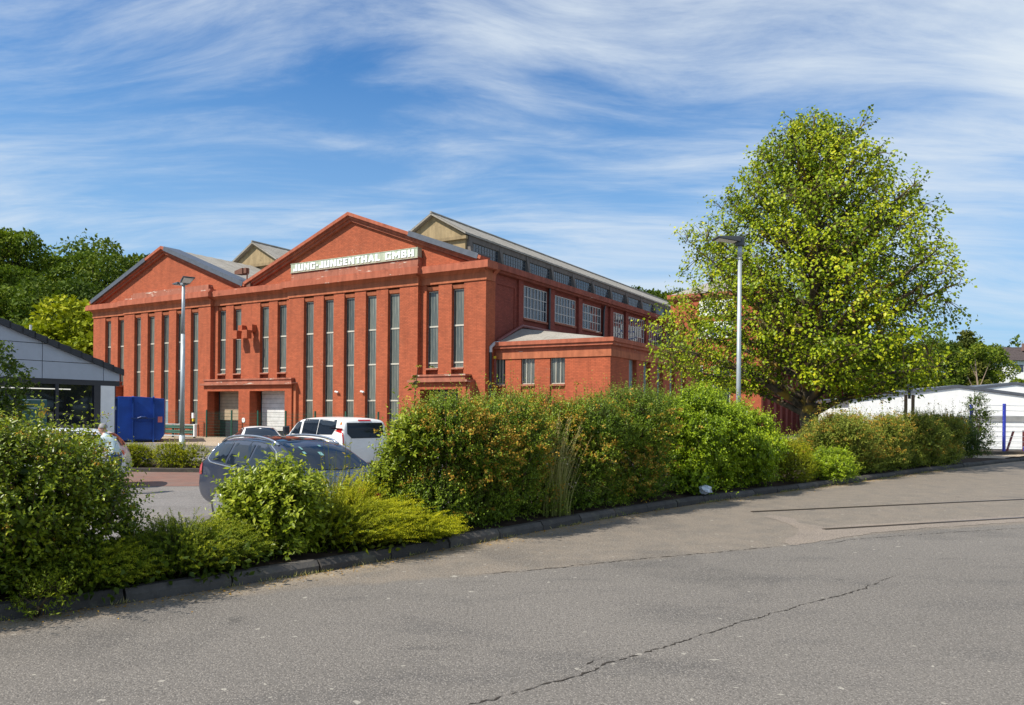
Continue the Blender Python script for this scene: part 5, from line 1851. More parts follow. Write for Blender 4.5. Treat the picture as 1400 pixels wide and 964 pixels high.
# ------------------------------------------------------------------ man behind the left bush
def build_person():
    p = thing('person', 'grey haired person in a pale shirt and blue jeans bending towards the silver car', 'person', (-9.42, 17.7, LOT), rad(-14))
    p.scale = (1, 1, 1.0)
    V, E, R = [], [], []

    def chain(pts, start=None):
        prev = start
        for x, y, z, r in pts:
            V.append((x, y, z))
            R.append(r)
            if prev is not None:
                E.append((prev, len(V) - 1))
            prev = len(V) - 1
        return prev
    chain([(.12, 0, .92, .15)])
    chest = chain([(.06, 0, 1.06, .14), (-.05, 0, 1.20, .155), (-.13, 0, 1.32, .13)], 0)
    neck = chain([(-.20, 0, 1.41, .058), (-.235, 0, 1.46, .07), (-.25, 0, 1.53, .092), (-.265, 0, 1.60, .078)], chest)
    chain([(-.355, 0, 1.515, .018)], neck - 1)          # nose
    for s in (-1, 1):
        chain([(-.26, s * .085, 1.52, .02)], neck - 1)  # ears
        chain([(.12, s * .10, .84, .095), (.06, s * .11, .48, .062), (.10, s * .11, .09, .045), (-.02, s * .115, .045, .042), (-.10, s * .12, .04, .035)], 0)
        w = chain([(-.12, s * .19, 1.31, .062), (-.24, s * .25, 1.06, .042), (-.42, s * .20, .99, .03), (-.48, s * .19, .975, .036), (-.52, s * .185, .965, .034)], chest)
        for k, (dy, ln) in enumerate(((-.028, .065), (-.009, .075), (.010, .07), (.027, .055))):
            chain([(-.535 - ln * .4, s * .185 + dy, .962, .009), (-.535 - ln * .8, s * .185 + dy, .945, .008), (-.535 - ln * .95, s * .185 + dy, .915, .007)], w)
        chain([(-.50, s * .15, .985, .011), (-.535, s * .135, .975, .009)], w - 1)
    me = bpy.data.meshes.new('tmp')
    me.from_pydata(V, E, [])
    o = link(bpy.data.objects.new('tmp', me))
    sk = o.modifiers.new('skin', 'SKIN')
    for i, sv in enumerate(me.skin_vertices[0].data):
        sv.radius = (R[i], R[i])
        sv.use_root = i == 0
    ss = o.modifiers.new('s', 'SUBSURF')
    ss.levels = ss.render_levels = 2
    bm_ = eval_mesh(o)
    bpy.data.objects.remove(o)
    bm_.name = 'body'
    skin = plain('skin', (.50, .27, .19), .5)
    shirt = plain('pale_shirt', (.55, .66, .66), .8)
    jeans = plain('blue_jeans', (.03, .06, .15), .85)
    shoe = plain('dark_shoe', (.03, .028, .025), .6)
    bm_.materials.clear()
    for m_ in (skin, shirt, jeans, shoe):
        bm_.materials.append(m_)
    mi = []
    for f in bm_.polygons:
        c = f.center
        if c.z < .10 and abs(c.y) > .03:
            mi.append(3)
        elif c.z < .97 and c.x > -.1:
            mi.append(2)
        elif c.x < -.30 and c.z < 1.2 or c.z > 1.40 and c.x < -.16:
            mi.append(0)
        else:
            mi.append(1)
    bm_.polygons.foreach_set('material_index', mi)
    bm_.polygons.foreach_set('use_smooth', [True] * len(mi))
    link(bpy.data.objects.new('body', bm_), p)
    hb = bmesh.new()
    bmesh.ops.create_uvsphere(hb, u_segments=16, v_segments=10, radius=.105)
    bmesh.ops.delete(hb, geom=[v for v in hb.verts if v.co.z < -.03 or (v.co.x < -.055 and v.co.z < .05)], context='VERTS')
    me = bpy.data.meshes.new('hair')
    hb.to_mesh(me)
    hb.free()
    me.materials.append(plain('grey_hair', (.28, .27, .26), .7, .3, 0, 0, .3, 20))
    me.polygons.foreach_set('use_smooth', [True] * len(me.polygons))
    h = link(bpy.data.objects.new('hair', me), p)
    h.location = (-.25, 0, 1.565)
    e = MB()
    for s in (-1, 1):
        e.tube([(-.338, s * .032, 1.538), (-.346, s * .032, 1.538)], .011, 8)
    e.build('eyes', RUBBER, p)
    MB().box(-.352, -.33, -.025, .025, 1.468, 1.476).build('mouth', TAIL, p)


build_person()


# ------------------------------------------------------------------ plants
SUNV = np.array(SUN_DIR)


def unit(v):
    return v / np.maximum(np.linalg.norm(v, axis=-1, keepdims=True), 1e-9)


def leaf_geo(P, D, Nn, ln, wd, fold=.25, mid=.42):
    """kite leaves folded on the midrib: P base, D direction, Nn approximate normal"""
    D = unit(D)
    S = unit(np.cross(D, Nn))
    Up = np.cross(S, D)
    ln = ln[:, None]
    wd = wd[:, None]
    tip = P + D * ln
    m = P + D * ln * mid
    a = m + S * wd * .5 + Up * wd * fold
    b = m - S * wd * .5 + Up * wd * fold
    n = len(P)
    V = np.empty((n, 4, 3))
    V[:, 0], V[:, 1], V[:, 2], V[:, 3] = P, a, tip, b
    q = np.arange(n)[:, None] * 4
    F = np.empty((n, 2, 3), int)
    F[:, 0] = q + np.array([0, 1, 2])
    F[:, 1] = q + np.array([0, 2, 3])
    return V.reshape(-1, 3), F.reshape(-1, 3)


def sphere_dirs(n, rng, up=0.0):
    d = unit(rng.normal(size=(n, 3)))
    d[:, 2] += up
    return unit(d)


def lobe_points(lobes, n, rng, up=.25, rmin=.55, keep=.78, zmin=.04):
    lobes = np.asarray(lobes, float)
    w = lobes[:, 3] * lobes[:, 4] + lobes[:, 3] * lobes[:, 5] + lobes[:, 4] * lobes[:, 5]
    out_p, out_d, out_i = [], [], []
    got = 0
    for _ in range(12):
        k = int((n - got) * 2.0) + 50
        i = rng.choice(len(lobes), k, p=w / w.sum())
        d = sphere_dirs(k, rng, up)
        r = rmin + (1 - rmin) * rng.random(k) ** .6
        p = lobes[i, :3] + d * lobes[i, 3:] * r[:, None]
        ok = p[:, 2] > zmin
        q = (p[:, None, :] - lobes[None, :, :3]) / lobes[None, :, 3:]
        dist = np.linalg.norm(q, axis=2)
        dist[np.arange(k), i] = 9
        ok &= dist.min(1) > keep
        out_p.append(p[ok])
        out_d.append(d[ok])
        out_i.append(i[ok])
        got += ok.sum()
        if got >= n:
            break
    return np.concatenate(out_p)[:n], np.concatenate(out_d)[:n], np.concatenate(out_i)[:n]


def shoot_leaves(P, D, L, per, rng, ln, wd, spread=.9, droop=.0, tmin=.1, var0=None, tip_var=.25, lnj=.35, fold=.25):
    n = len(P)
    t = tmin + (1 - tmin) * (np.arange(per)[None, :] + rng.random((n, per))) / per
    ph = rng.random((n, 1)) * 6.28 + np.arange(per)[None, :] * 2.4 + rng.normal(0, .3, (n, per))
    ref = unit(np.cross(D, np.array([.3, .2, 1.0]) + rng.normal(0, .1, (n, 3))))
    ref2 = np.cross(D, ref)
    side = ref[:, None] * np.cos(ph)[..., None] + ref2[:, None] * np.sin(ph)[..., None]
    bend = np.array([0, 0, -1.0]) * droop
    base = P[:, None] + D[:, None] * (L[:, None] * t)[..., None] + bend * (t ** 2 * L[:, None])[..., None]
    ld = unit(D[:, None] * (1.0 - spread * .6) + side * spread + rng.normal(0, .22, (n, per, 3)) + np.array([0, 0, .12]))
    nn = unit(np.array([0, 0, .55]) + SUNV * .75 + D[:, None] * .25 + rng.normal(0, .42, (n, per, 3)))
    sz = (1 - lnj * rng.random((n, per))) * (1.05 - .4 * t) * rng.uniform(.7, 1.35, (n, 1))
    m = n * per
    V, F = leaf_geo(base.reshape(m, 3), ld.reshape(m, 3), nn.reshape(m, 3), (ln * sz).ravel(), (wd * sz).ravel(), fold)
    v0 = rng.random(n) if var0 is None else var0
    var = np.clip(v0[:, None] * .55 + rng.random((n, per)) * .30 + tip_var * (t - .4), 0, 1)
    return V, F, np.repeat(var.ravel(), 2)


def twig_geo(P, D, L, w, droop=0.0):
    n = len(P)
    S = unit(np.cross(D, np.array([.1, .3, 1.0])))
    bend = np.array([0, 0, -1.0]) * droop
    V = np.empty((n, 3, 3))
    V[:, 0] = P - S * w
    V[:, 1] = P + S * w
    V[:, 2] = P + D * L[:, None] + bend * L[:, None]
    return V.reshape(-1, 3), np.arange(n * 3).reshape(n, 3)


def add_mesh(name, geos, mat, parent):
    V, F, A = [], [], []
    o = 0
    for g in geos:
        V.append(g[0])
        F.append(g[1] + o)
        o += len(g[0])
        A.append(g[2] if len(g) > 2 else np.full(len(g[1]), .5))
    me = mesh_np(name, np.concatenate(V), np.concatenate(F), np.concatenate(A), mat)
    return link(bpy.data.objects.new(name, me), parent)


LEAF = {
    'honey': mat_leaf('leaf_glossy_small', [(0, (0.034, 0.064, 0.007)), (.35, (0.123, 0.177, 0.012)), (.68, (0.302, 0.342, 0.019)), (1, (0.560, 0.460, 0.030))], .22, .34, .5),
    'yew': mat_leaf('needle_dark', [(0, (0.028, 0.051, 0.005)), (.5, (0.129, 0.177, 0.009)), (1, (0.426, 0.428, 0.017))], .22, .5, .3),
    'leafy': mat_leaf('leaf_fresh_green', [(0, (0.067, 0.102, 0.007)), (.5, (0.207, 0.262, 0.013)), (1, (0.448, 0.471, 0.045))], .22, .36, .45),
    'gold': mat_leaf('needle_gold', [(0, (0.045, 0.064, 0.005)), (.45, (0.235, 0.262, 0.007)), (1, (0.582, 0.535, 0.015))], .22, .5, .3),
    'spirea': mat_leaf('leaf_spirea', [(0, (0.050, 0.091, 0.011)), (.45, (0.151, 0.230, 0.017)), (.8, (0.314, 0.385, 0.028)), (1, (0.470, 0.460, 0.045))], .22, .38, .45),
    'lilac': mat_leaf('leaf_bright_green', [(0, (0.050, 0.091, 0.005)), (.45, (0.211, 0.307, 0.012)), (.8, (0.398, 0.493, 0.019)), (1, (0.600, 0.550, 0.029))], .22, .34, .45),
    'greyspirea': mat_leaf('leaf_grey_spirea', [(0, (0.067, 0.096, 0.015)), (.5, (0.213, 0.257, 0.034)), (1, (0.470, 0.449, 0.075))], .22, .5, .3),
    'dark': mat_leaf('leaf_dark', [(0, (0.022, 0.043, 0.005)), (.6, (0.082, 0.127, 0.012)), (1, (0.222, 0.254, 0.017))], .22, .4, .4),
    'maple': mat_leaf('leaf_maple_young', [(0, (.12, .15, .015)), (.6, (.28, .24, .03)), (1, (.38, .24, .04))], .22, .4, .4),
    'tree': mat_leaf('leaf_big_tree', [(0, (0.050, 0.091, 0.005)), (.35, (0.162, 0.230, 0.007)), (.7, (0.336, 0.396, 0.013)), (1, (0.500, 0.480, 0.022))], .22, .40, .35),
    'flower': mat_leaf('spent_flower', [(0, (.23, .115, .018)), (.5, (.46, .265, .04)), (1, (.62, .44, .11))], .22, .8, .1),
    'rose': mat_leaf('rose_petal', [(0, (.35, .01, .05)), (1, (.62, .03, .12))], .22, .5, .3),
    'straw': mat_leaf('straw_blade', [(0, (.13, .16, .03)), (.5, (.33, .32, .10)), (1, (.56, .46, .22))], .22, .6, .2),
    'forest': mat_leaf('forest_leaf', [(0, (0.026, 0.048, 0.008)), (.5, (0.087, 0.134, 0.016)), (1, (0.187, 0.221, 0.024))], .22, .6, .2),
    'forest2': mat_leaf('forest_leaf_mid', [(0, (0.040, 0.070, 0.009)), (.5, (0.128, 0.187, 0.016)), (1, (0.256, 0.290, 0.027))], .22, .6, .2),
    'forest_y': mat_leaf('forest_leaf_yellow', [(0, (0.097, 0.132, 0.008)), (.5, (0.279, 0.314, 0.014)), (1, (0.466, 0.442, 0.022))], .22, .6, .2),
    'pine': mat_leaf('forest_needle', [(0, (0.026, 0.044, 0.009)), (.5, (0.087, 0.105, 0.018)), (1, (0.174, 0.174, 0.031))], .22, .6, .2),
}
KROT = math.atan2(.69, .72)


def bush(name, label, cat, loc, lobes, seed, leaf, n, per, ln, wd, L=(.10, .28), up=.35, spread=.9, droop=0.0, flowers=0, fl_band=(0, 9), fill=.25, group=None, tip_var=.25, stems=10, stemz=.9, rot=None, out_bias=.75, rmin=.55, twigw=.004, fold=.25, fl_size=1.0):
    rng = np.random.default_rng(seed)
    root = thing(name, label, cat, (loc[0], loc[1], loc[2] if len(loc) > 2 else .1), KROT if rot is None else rot, group)
    lobes = np.array(lobes, float)
    P, D0, I = lobe_points(lobes, n, rng, rmin=rmin)
    D = unit(D0 * out_bias + np.array([0, 0, up]) + rng.normal(0, .28, (len(P), 3)))
    Ls = rng.uniform(L[0], L[1], len(P)) * (1 + rng.uniform(.5, 1.3, len(P)) * (rng.random(len(P)) < .11))
    lobevar = rng.random(len(lobes))
    v0 = np.clip(.55 * rng.random(len(P)) + .45 * lobevar[I], 0, 1)
    geos = [shoot_leaves(P, D, Ls, per, rng, ln, wd, spread, droop, .08, v0, tip_var, fold=fold)]
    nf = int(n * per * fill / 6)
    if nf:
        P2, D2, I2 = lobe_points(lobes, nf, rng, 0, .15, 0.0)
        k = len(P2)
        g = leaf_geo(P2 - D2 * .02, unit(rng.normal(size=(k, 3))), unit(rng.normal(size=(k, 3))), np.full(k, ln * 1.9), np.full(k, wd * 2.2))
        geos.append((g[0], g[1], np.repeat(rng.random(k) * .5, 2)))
    add_mesh('foliage', geos, LEAF[leaf], root)
    tw = twig_geo(P, D, Ls, twigw, droop)
    st = MB()
    for k in range(stems):
        c = lobes[k % len(lobes)]
        a = (c[0] * .35 + rng.normal(0, .08), c[1] * .35 + rng.normal(0, .08), -.05)
        b = (c[0] + rng.normal(0, .12), c[1] + rng.normal(0, .12), c[2] + c[5] * stemz * rng.uniform(.5, 1.0))
        m = (a[0] * .4 + b[0] * .6 + rng.normal(0, .05), a[1] * .4 + b[1] * .6 + rng.normal(0, .05), b[2] * .5)
        st.tube([a, m, b], [.016, .011, .004], 5)
    fs = np.array([f for q in st.f for f in ([q] if len(q) == 3 else [(q[0], q[i], q[i + 1]) for i in range(1, len(q) - 1)])])
    add_mesh('stems', [(np.array(st.v), fs), tw], TWIG, root)
    if flowers:
        z = P[:, 2]
        ok = np.where((z > fl_band[0]) & (z < fl_band[1]))[0]
        w = np.clip(lobevar[I[ok]] - .35, 0, 1) ** 3 + .006
        k = min(flowers, len(ok))
        idx = rng.choice(ok, k, replace=False, p=w / w.sum())
        m = 9
        c = P[idx] + D[idx] * (Ls[idx] * rng.uniform(.7, 1.0, k))[:, None]
        cc = c[:, None] + rng.normal(0, .017 * fl_size, (k, m, 3)) * np.array([1, 1, .6])
        g = leaf_geo(cc.reshape(-1, 3), unit(rng.normal(size=(k * m, 3))), unit(rng.normal(size=(k * m, 3)) + np.array([0, 0, .8])), np.full(k * m, .020 * fl_size), np.full(k * m, .016 * fl_size))
        fh = add_mesh('flower_heads', [(g[0], g[1], np.repeat(np.clip(np.repeat(rng.random(k), m) * .6 + rng.random(k * m) * .4, 0, 1), 2))], LEAF['flower'], root)
        fh['kind'] = 'stuff'
    return root


def auto_lobes(a, b, h, n, seed, r=(.38, .6), flat=1.0):
    """lumps filling half an ellipsoid a (along), b (across), h (high)"""
    rng = np.random.default_rng(seed)
    out = []
    for k in range(n):
        th = rng.uniform(0, 6.283)
        q = rng.uniform(.15, 1) ** .6
        rr = rng.uniform(*r)
        R = min(a, b, h) * rr * 1.15
        z = h * rng.uniform(.18, .95)
        env = math.sqrt(max(0, 1 - (max(0, z / h - .12)) ** 2.4))
        x = math.cos(th) * q * max(a * env - R * .7, .05)
        y = math.sin(th) * q * max(b * env - R * .7, .05)
        z = min(z, h - R * .75)
        out.append((x, y, z, R * rng.uniform(.9, 1.3), R * rng.uniform(.8, 1.1), R * rng.uniform(.75, 1.0) * flat))
    out.append((0, .1 * b, h * .4, a * .62, b * .5, h * .42))
    return [(x, y - .24 * (z - .45 * h), z, p, q, r_) for x, y, z, p, q, r_ in out]


def needle_bush(name, label, cat, loc, seed, leaf, n, a, b, h, L, elev, bias, per=26, ln=.03, wd=.008, group=None, droop=.35):
    """arching sprays of a juniper or yew, fanning from the middle"""
    rng = np.random.default_rng(seed)
    root = thing(name, label, cat, (loc[0], loc[1], .1), KROT, group)
    th = rng.random(n) * 6.283
    q = np.sqrt(rng.random(n))
    P = np.c_[np.cos(th) * q * a * .8, np.sin(th) * q * b * .8, h * (.12 + .75 * rng.random(n) * (1 - q ** 2 * .75))]
    el = rng.uniform(elev[0], elev[1], n)
    az = th + rng.normal(0, .5, n)
    D = unit(np.c_[np.cos(az) * np.cos(el), np.sin(az) * np.cos(el), np.sin(el)] + np.array(bias))
    Ls = rng.uniform(L[0], L[1], n)
    clump = np.sin(P[:, 0] * 7 + 1.3) * .5 + np.cos(P[:, 1] * 9 + P[:, 0] * 4) * .5
    v0 = np.clip(.5 + .35 * clump + rng.normal(0, .15, n), 0, 1)
    geos = [shoot_leaves(P, D, Ls, per, rng, ln, wd, .75, droop, .05, v0, .45, fold=.12)]
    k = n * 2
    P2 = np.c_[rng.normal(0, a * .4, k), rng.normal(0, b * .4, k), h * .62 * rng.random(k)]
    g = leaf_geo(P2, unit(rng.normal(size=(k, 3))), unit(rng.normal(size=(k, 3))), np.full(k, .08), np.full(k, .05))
    geos.append((g[0], g[1], np.repeat(rng.random(k) * .25, 2)))  # inner leaves take the darkest tones: shade between sprays put into their colour
    add_mesh('foliage', geos, LEAF[leaf], root)
    add_mesh('stems', [twig_geo(P, D, Ls, .003, droop)], TWIG, root)
    return root


def on_bed(xk, d):
    k = kerb_at_x(xk)
    return (k[0] + KN[0] * d, k[1] + KN[1] * d)


def build_bushes():
    # big glossy bush at the left edge
    bush('shrub', 'big glossy leaved bush filling the left foreground, with reddish flecks', 'bush', on_bed(-4.46, .84), auto_lobes(1.55, 1.0, 1.30, 26, 11, (.34, .52)) + [(1.08, -.1, .65, .38, .45, .44), (.95, .1, .98, .36, .4, .34), (1.18, .1, .4, .36, .4, .36)], 21, 'honey', 4600, 11, .062, .036, (.12, .34), .5, .95, 0, 800, (.3, 9), .4, rot=KROT, stems=16)
    bush('shrub', 'glossy bush running out of the left edge of the frame', 'bush', on_bed(-6.6, .95), auto_lobes(1.3, .9, 1.32, 14, 12, (.34, .55)), 22, 'honey', 1700, 11, .062, .036, (.10, .3), .5, .95, 0, 100, (.3, 9), .3)
    needle_bush('yew', 'low dark green yew beside the big left bush', 'conifer', on_bed(-2.95, .62), 31, 'yew', 1500, .80, .70, .50, (.22, .46), (.25, 1.2), (.15, -.1, .45), 50, .036, .011)
    needle_bush('yew', 'small dark yew low at the kerb under the big left bush', 'conifer', on_bed(-3.65, .36), 32, 'yew', 800, .6, .42, .40, (.18, .38), (.2, 1.0), (.1, -.15, .35), 46, .036, .011)
    # leafy pale green shrub with divided leaves
    lob = auto_lobes(.56, .54, .80, 14, 14, (.30, .48)) + [(.12, 0, .80, .16, .16, .2), (-.15, .1, .74, .2, .2, .15), (.32, 0, .62, .2, .2, .2)]
    bush('leafy_shrub', 'fresh green shrub with large soft leaves in front of the dark blue grey car', 'bush', on_bed(-2.22, .80), lob, 23, 'leafy', 1050, 10, .105, .05, (.16, .34), .35, 1.0, .12, 0, (0, 9), .22, stems=12, fold=.15)
    # golden juniper and neighbours
    needle_bush('juniper', 'golden green juniper with long sprays leaning over the kerb', 'conifer', on_bed(-1.45, .62), 33, 'gold', 1150, .80, .66, .60, (.30, .58), (.15, .9), (.8, -.35, .3), 64, .036, .012, droop=.22)
    needle_bush('juniper', 'yellow tipped juniper sprays nearest the orange flecked shrub', 'conifer', on_bed(-1.0, .36), 34, 'gold', 430, .45, .40, .36, (.26, .5), (.15, .8), (.8, -.35, .25), 64, .036, .012, droop=.2)
    needle_bush('juniper', 'feathery yellow green juniper behind the golden one below the windscreen', 'conifer', on_bed(-1.5, 1.15), 35, 'gold', 1100, .75, .45, .74, (.25, .52), (.4, 1.3), (.25, 0, .5), 50, .036, .012, droop=.12)
    r = bush('rose_bush', 'small rose bush with crimson flowers among the junipers', 'bush', on_bed(-1.0, 1.15), auto_lobes(.45, .4, .78, 8, 15), 24, 'gold', 420, 9, .04, .024, (.12, .3), .5, .9, 0, 0, (0, 9), .1, stems=6)
    rng = np.random.default_rng(77)
    for c in ((.05, -.42, .42), (.16, -.40, .50), (-.06, -.44, .33), (-.3, -.35, .55), (.3, -.36, .40), (-.45, -.2, .62), (.42, -.3, .58)):
        k = 26
        d = unit(rng.normal(size=(k, 3)) + np.array([0, -.3, .3]))
        g = leaf_geo(np.array(c) + d * .012, d, unit(rng.normal(size=(k, 3))), np.full(k, .045), np.full(k, .04), .3, .6)
        add_mesh('flower', [(g[0], g[1], np.repeat(rng.random(k), 2))], LEAF['rose'], r)
    # weed stalks before the car
    w = thing('weed_stalks', 'thin dry weed stalks with yellowing leaves before the dark car windscreen', 'weeds', (*on_bed(-1.5, 1.35), .1), KROT)
    st = MB()
    P, D = [], []
    for k in range(16):
        x, y = rng.normal(0, .32), rng.normal(0, .14)
        h = rng.uniform(.8, 1.35)
        tip = (x + rng.normal(0, .12), y + rng.normal(0, .1), h)
        st.tube([(x, y, 0), ((x + tip[0]) / 2 + rng.normal(0, .02), (y + tip[1]) / 2, h * .5), tip], [.006, .005, .002], 4)
        for t in rng.uniform(.35, 1, 9):
            P.append((x + (tip[0] - x) * t, y + (tip[1] - y) * t, h * t))
            D.append(unit(np.array([rng.normal(), rng.normal(), .5])))
    st.build('stalks', LEAF['straw'], w)
    P, D = np.array(P), np.array(D)
    g = leaf_geo(P, D, np.tile([0, 0, 1.0], (len(P), 1)) + rng.normal(0, .3, P.shape), rng.uniform(.04, .09, len(P)), rng.uniform(.02, .035, len(P)))
    add_mesh('leaves', [(g[0], g[1], np.repeat(rng.random(len(P)), 2))], LEAF['maple'], w)
    # fresh shrub beside the van with the young maple shooting out
    bush('leafy_shrub', 'fresh green shrub covering the rear of the white van', 'bush', on_bed(-.85, 1.0), auto_lobes(.50, .42, 1.55, 12, 16, (.34, .5)), 25, 'leafy', 900, 10, .09, .045, (.14, .3), .4, 1.0, .1, 0, (0, 9), .2)
    m_ = thing('maple_sapling', 'young maple shoot with yellowing lobed leaves rising over the hedge', 'sapling', (*on_bed(-.62, 1.1), .1), KROT)
    MB().tube([(0, 0, 0), (.03, 0, 1.2), (-.02, .02, 1.8), (.02, 0, 2.32)], [.02, .014, .010, .004], 6).build('stem', TWIG, m_)
    G = []
    for k in range(34):
        t = rng.uniform(.45, 1.0)
        c = np.array([rng.normal(0, .02), 0, 2.34 * t])
        a = rng.random() * 6.28
        o = np.array([math.cos(a), math.sin(a), .15])
        q = c + o * rng.uniform(.12, .34) * (1.3 - t * .6)
        for da in (-.9, -.45, 0, .45, .9):
            d = np.array([math.cos(a + da), math.sin(a + da), -.45])
            g = leaf_geo(q[None], d[None], np.array([[0, 0, 1.0]]) + rng.normal(0, .2, (1, 3)), np.array([.10 - abs(da) * .035]), np.array([.045]))
            G.append((g[0], g[1], np.full(2, rng.uniform(.0, 1) * t)))
    add_mesh('leaves', G, LEAF['maple'], m_)
    # flowering hedge
    hl = lambda a, b, h, s, n=18: auto_lobes(a, b, h, n, s, (.27, .46)) + [(q * a, -b * .12, .26, a * .34, b * .42, .34) for q in (-.7, -.25, .2, .65)]
    kw = dict(up=.6, spread=.8)
    bush('flowering_shrub', 'hedge shrub with many orange brown spent flowers beside the white van', 'bush', on_bed(-.35, .74), hl(.95, .82, 1.72, 41, 18), 51, 'spirea', 3420, 12, .048, .025, (.12, .34), flowers=630, fl_band=(.2, 1.6), fill=.55, fl_size=1.8, **kw)
    bush('flowering_shrub', 'tall small leaved hedge shrub under the right loading door', 'bush', on_bed(.42, .86), hl(.95, .85, 1.78, 42, 18), 52, 'spirea', 3420, 12, .048, .025, (.12, .36), flowers=294, fl_band=(.2, 1.7), fill=.55, fl_size=1.8, **kw)
    bush('flowering_shrub', 'orange flecked hedge shrub just right of the tall grass', 'bush', on_bed(1.75, .72), hl(.95, .85, 1.72, 43, 18), 53, 'spirea', 3135, 12, .048, .025, (.12, .34), flowers=392, fl_band=(.2, 1.7), fill=.55, fl_size=1.8, **kw)
    bush('flowering_shrub', 'hedge shrub with orange flowers touching the bright green bush', 'bush', on_bed(2.72, .78), hl(1.05, .9, 1.95, 44, 18), 54, 'spirea', 3325, 12, .048, .025, (.12, .36), flowers=434, fl_band=(.2, 1.8), fill=.55, fl_size=1.8, **kw)
    bush('flowering_shrub', 'hedge shrub behind the tall grass below the annex windows', 'bush', on_bed(1.05, 1.4), hl(1.0, .7, 1.88, 45, 14), 55, 'spirea', 2090, 12, .048, .025, (.12, .4), flowers=112, fl_band=(.6, 1.8), fill=.3, **kw)
    # tall grass
    g_ = thing('tall_grass', 'clump of tall straw coloured grass bending out of the hedge', 'grass', (*on_bed(.98, .40), .1), KROT)
    G = []
    for k in range(190):
        x, y = rng.normal(0, .13), rng.normal(0, .1)
        h = rng.uniform(.7, 1.62)
        lean = np.array([rng.normal(.10, .14), rng.normal(-.04, .10)]) * h
        if k < 10:
            lean = np.array([rng.uniform(.35, .6), rng.uniform(-.75, -.5)])
            h = rng.uniform(.45, .62)
        s = np.linspace(0, 1, 7)
        zz = h * s if k >= 10 else np.sin(s * 2.3) * h
        c = np.c_[x + lean[0] * s ** 2, y + lean[1] * s ** 2, zz]
        wv = .006 * (1 - s * .85)
        ang = rng.random() * 3.14
        S = np.array([math.cos(ang), math.sin(ang), 0])
        V = np.r_[c - S * wv[:, None], c + S * wv[:, None]]
        q = np.arange(6)
        F = np.r_[np.c_[q, q + 1, q + 8], np.c_[q, q + 8, q + 7]]
        G.append((V, F, np.clip(np.r_[s[:-1], s[:-1]] * .6 + rng.uniform(0, .4), 0, 1)))
        if k % 4 == 0 and h > 1.1:
            n = 26
            t = rng.uniform(.86, 1.04, n)
            P = np.c_[x + lean[0] * t ** 2, y + lean[1] * t ** 2, h * t] + rng.normal(0, .008, (n, 3))
            e = leaf_geo(P, unit(np.array([lean[0], lean[1], 1.0]) + rng.normal(0, .3, (n, 3))), unit(rng.normal(size=(n, 3))), np.full(n, .035), np.full(n, .008))
            G.append((e[0], e[1], np.full(2 * n, .9)))
    add_mesh('blades', G, LEAF['straw'], g_)
    # bright green big bush
    lob = []
    rg = np.random.default_rng(60)
    for (u, v, h, a) in ((-1.25, .0, 1.85, .8), (-.4, .25, 2.15, .95), (.5, .3, 2.15, 1.0), (1.3, .05, 1.85, .85), (2.0, -.1, 1.5, .7), (-.9, -.45, 1.5, .7), (.1, -.5, 1.7, .75), (1.0, -.45, 1.6, .7), (1.75, -.5, 1.25, .6)):
        for (x, y, z, p, q, r_) in auto_lobes(a, a * .85, h, 6, int(rg.integers(1e6)), (.36, .55)):
            lob.append((x + u, y + v, z, p, q, r_))
    bush('green_shrub', 'broad bright green hedge bush in front of the right lamp post', 'bush', on_bed(4.9, 1.02), lob, 56, 'lilac', 6800, 11, .080, .046, (.12, .34), .35, .95, .05, 0, (0, 9), .4, stems=24)
    # the gap and the far hedge
    bush('low_shrub', 'low yellowish green shrub in the gap below the tree trunk', 'bush', on_bed(7.35, .72), auto_lobes(.8, .65, .86, 12, 61), 57, 'gold', 1700, 10, .045, .024, (.1, .26), .5, .9, 0, 60, (.2, 2), .25)
    bush('low_shrub', 'small bright green shrub hanging over the kerb before the far hedge', 'bush', on_bed(8.5, .28), auto_lobes(.62, .5, .72, 9, 62), 58, 'lilac', 1100, 10, .06, .03, (.1, .26), .3, .9, .1, 0, (0, 9), .25)
    far = [(9.75, 0.97, .9, 1.0, 1.42, 71, 'greyish hedge shrub with orange flecks next to the tree trunk'), (10.4, 0.92, 1.2, 1.0, 1.48, 72, 'greyish green hedge shrub below the wooden lamp post'), (12.0, 0.87, 1.25, 1.0, 1.45, 73, 'orange flecked hedge shrub in the middle of the far hedge'), (13.7, 0.82, 1.2, 1.0, 1.52, 74, 'dense greyish shrub before the white hall'), (15.4, 0.77, 1.15, .95, 1.5, 75, 'last orange flecked shrub at the far end of the hedge')]
    for (xk, d, a, b, h, s, lab) in far:
        bush('flowering_shrub', lab, 'bush', on_bed(xk, d), hl(a, b, h, s, 14), s + 100, 'greyspirea', 2300, 11, .068, .034, (.16, .42), flowers=294, fl_band=(.3, 1.5), fill=.5, fl_size=2.0, group='shrubs of the far hedge', **kw)
    # climber at the fence
    bush('climber', 'dark scraggy climber on the blue fence post', 'climber', (20.75, 33.55, .0), [(0, 0, .6, .7, .5, .7), (.15, 0, 1.3, .42, .4, .55), (0, .0, 2.0, .38, .35, .5), (-.3, 0, 2.5, .3, .25, .25), (.5, 0, 1.7, .3, .3, .25), (.55, 0, .9, .35, .3, .2)], 59, 'dark', 620, 9, .09, .05, (.15, .45), .2, .9, .1, 0, (0, 9), .15)
    bush('shrub', 'dark green bush between the far hedge and the fence', 'bush', (18.3, 31.0, .0), auto_lobes(1.3, 1.0, 1.6, 12, 63), 60, 'dark', 1500, 10, .08, .045, (.15, .4), .4, .9, 0, 0, (0, 9), .25)
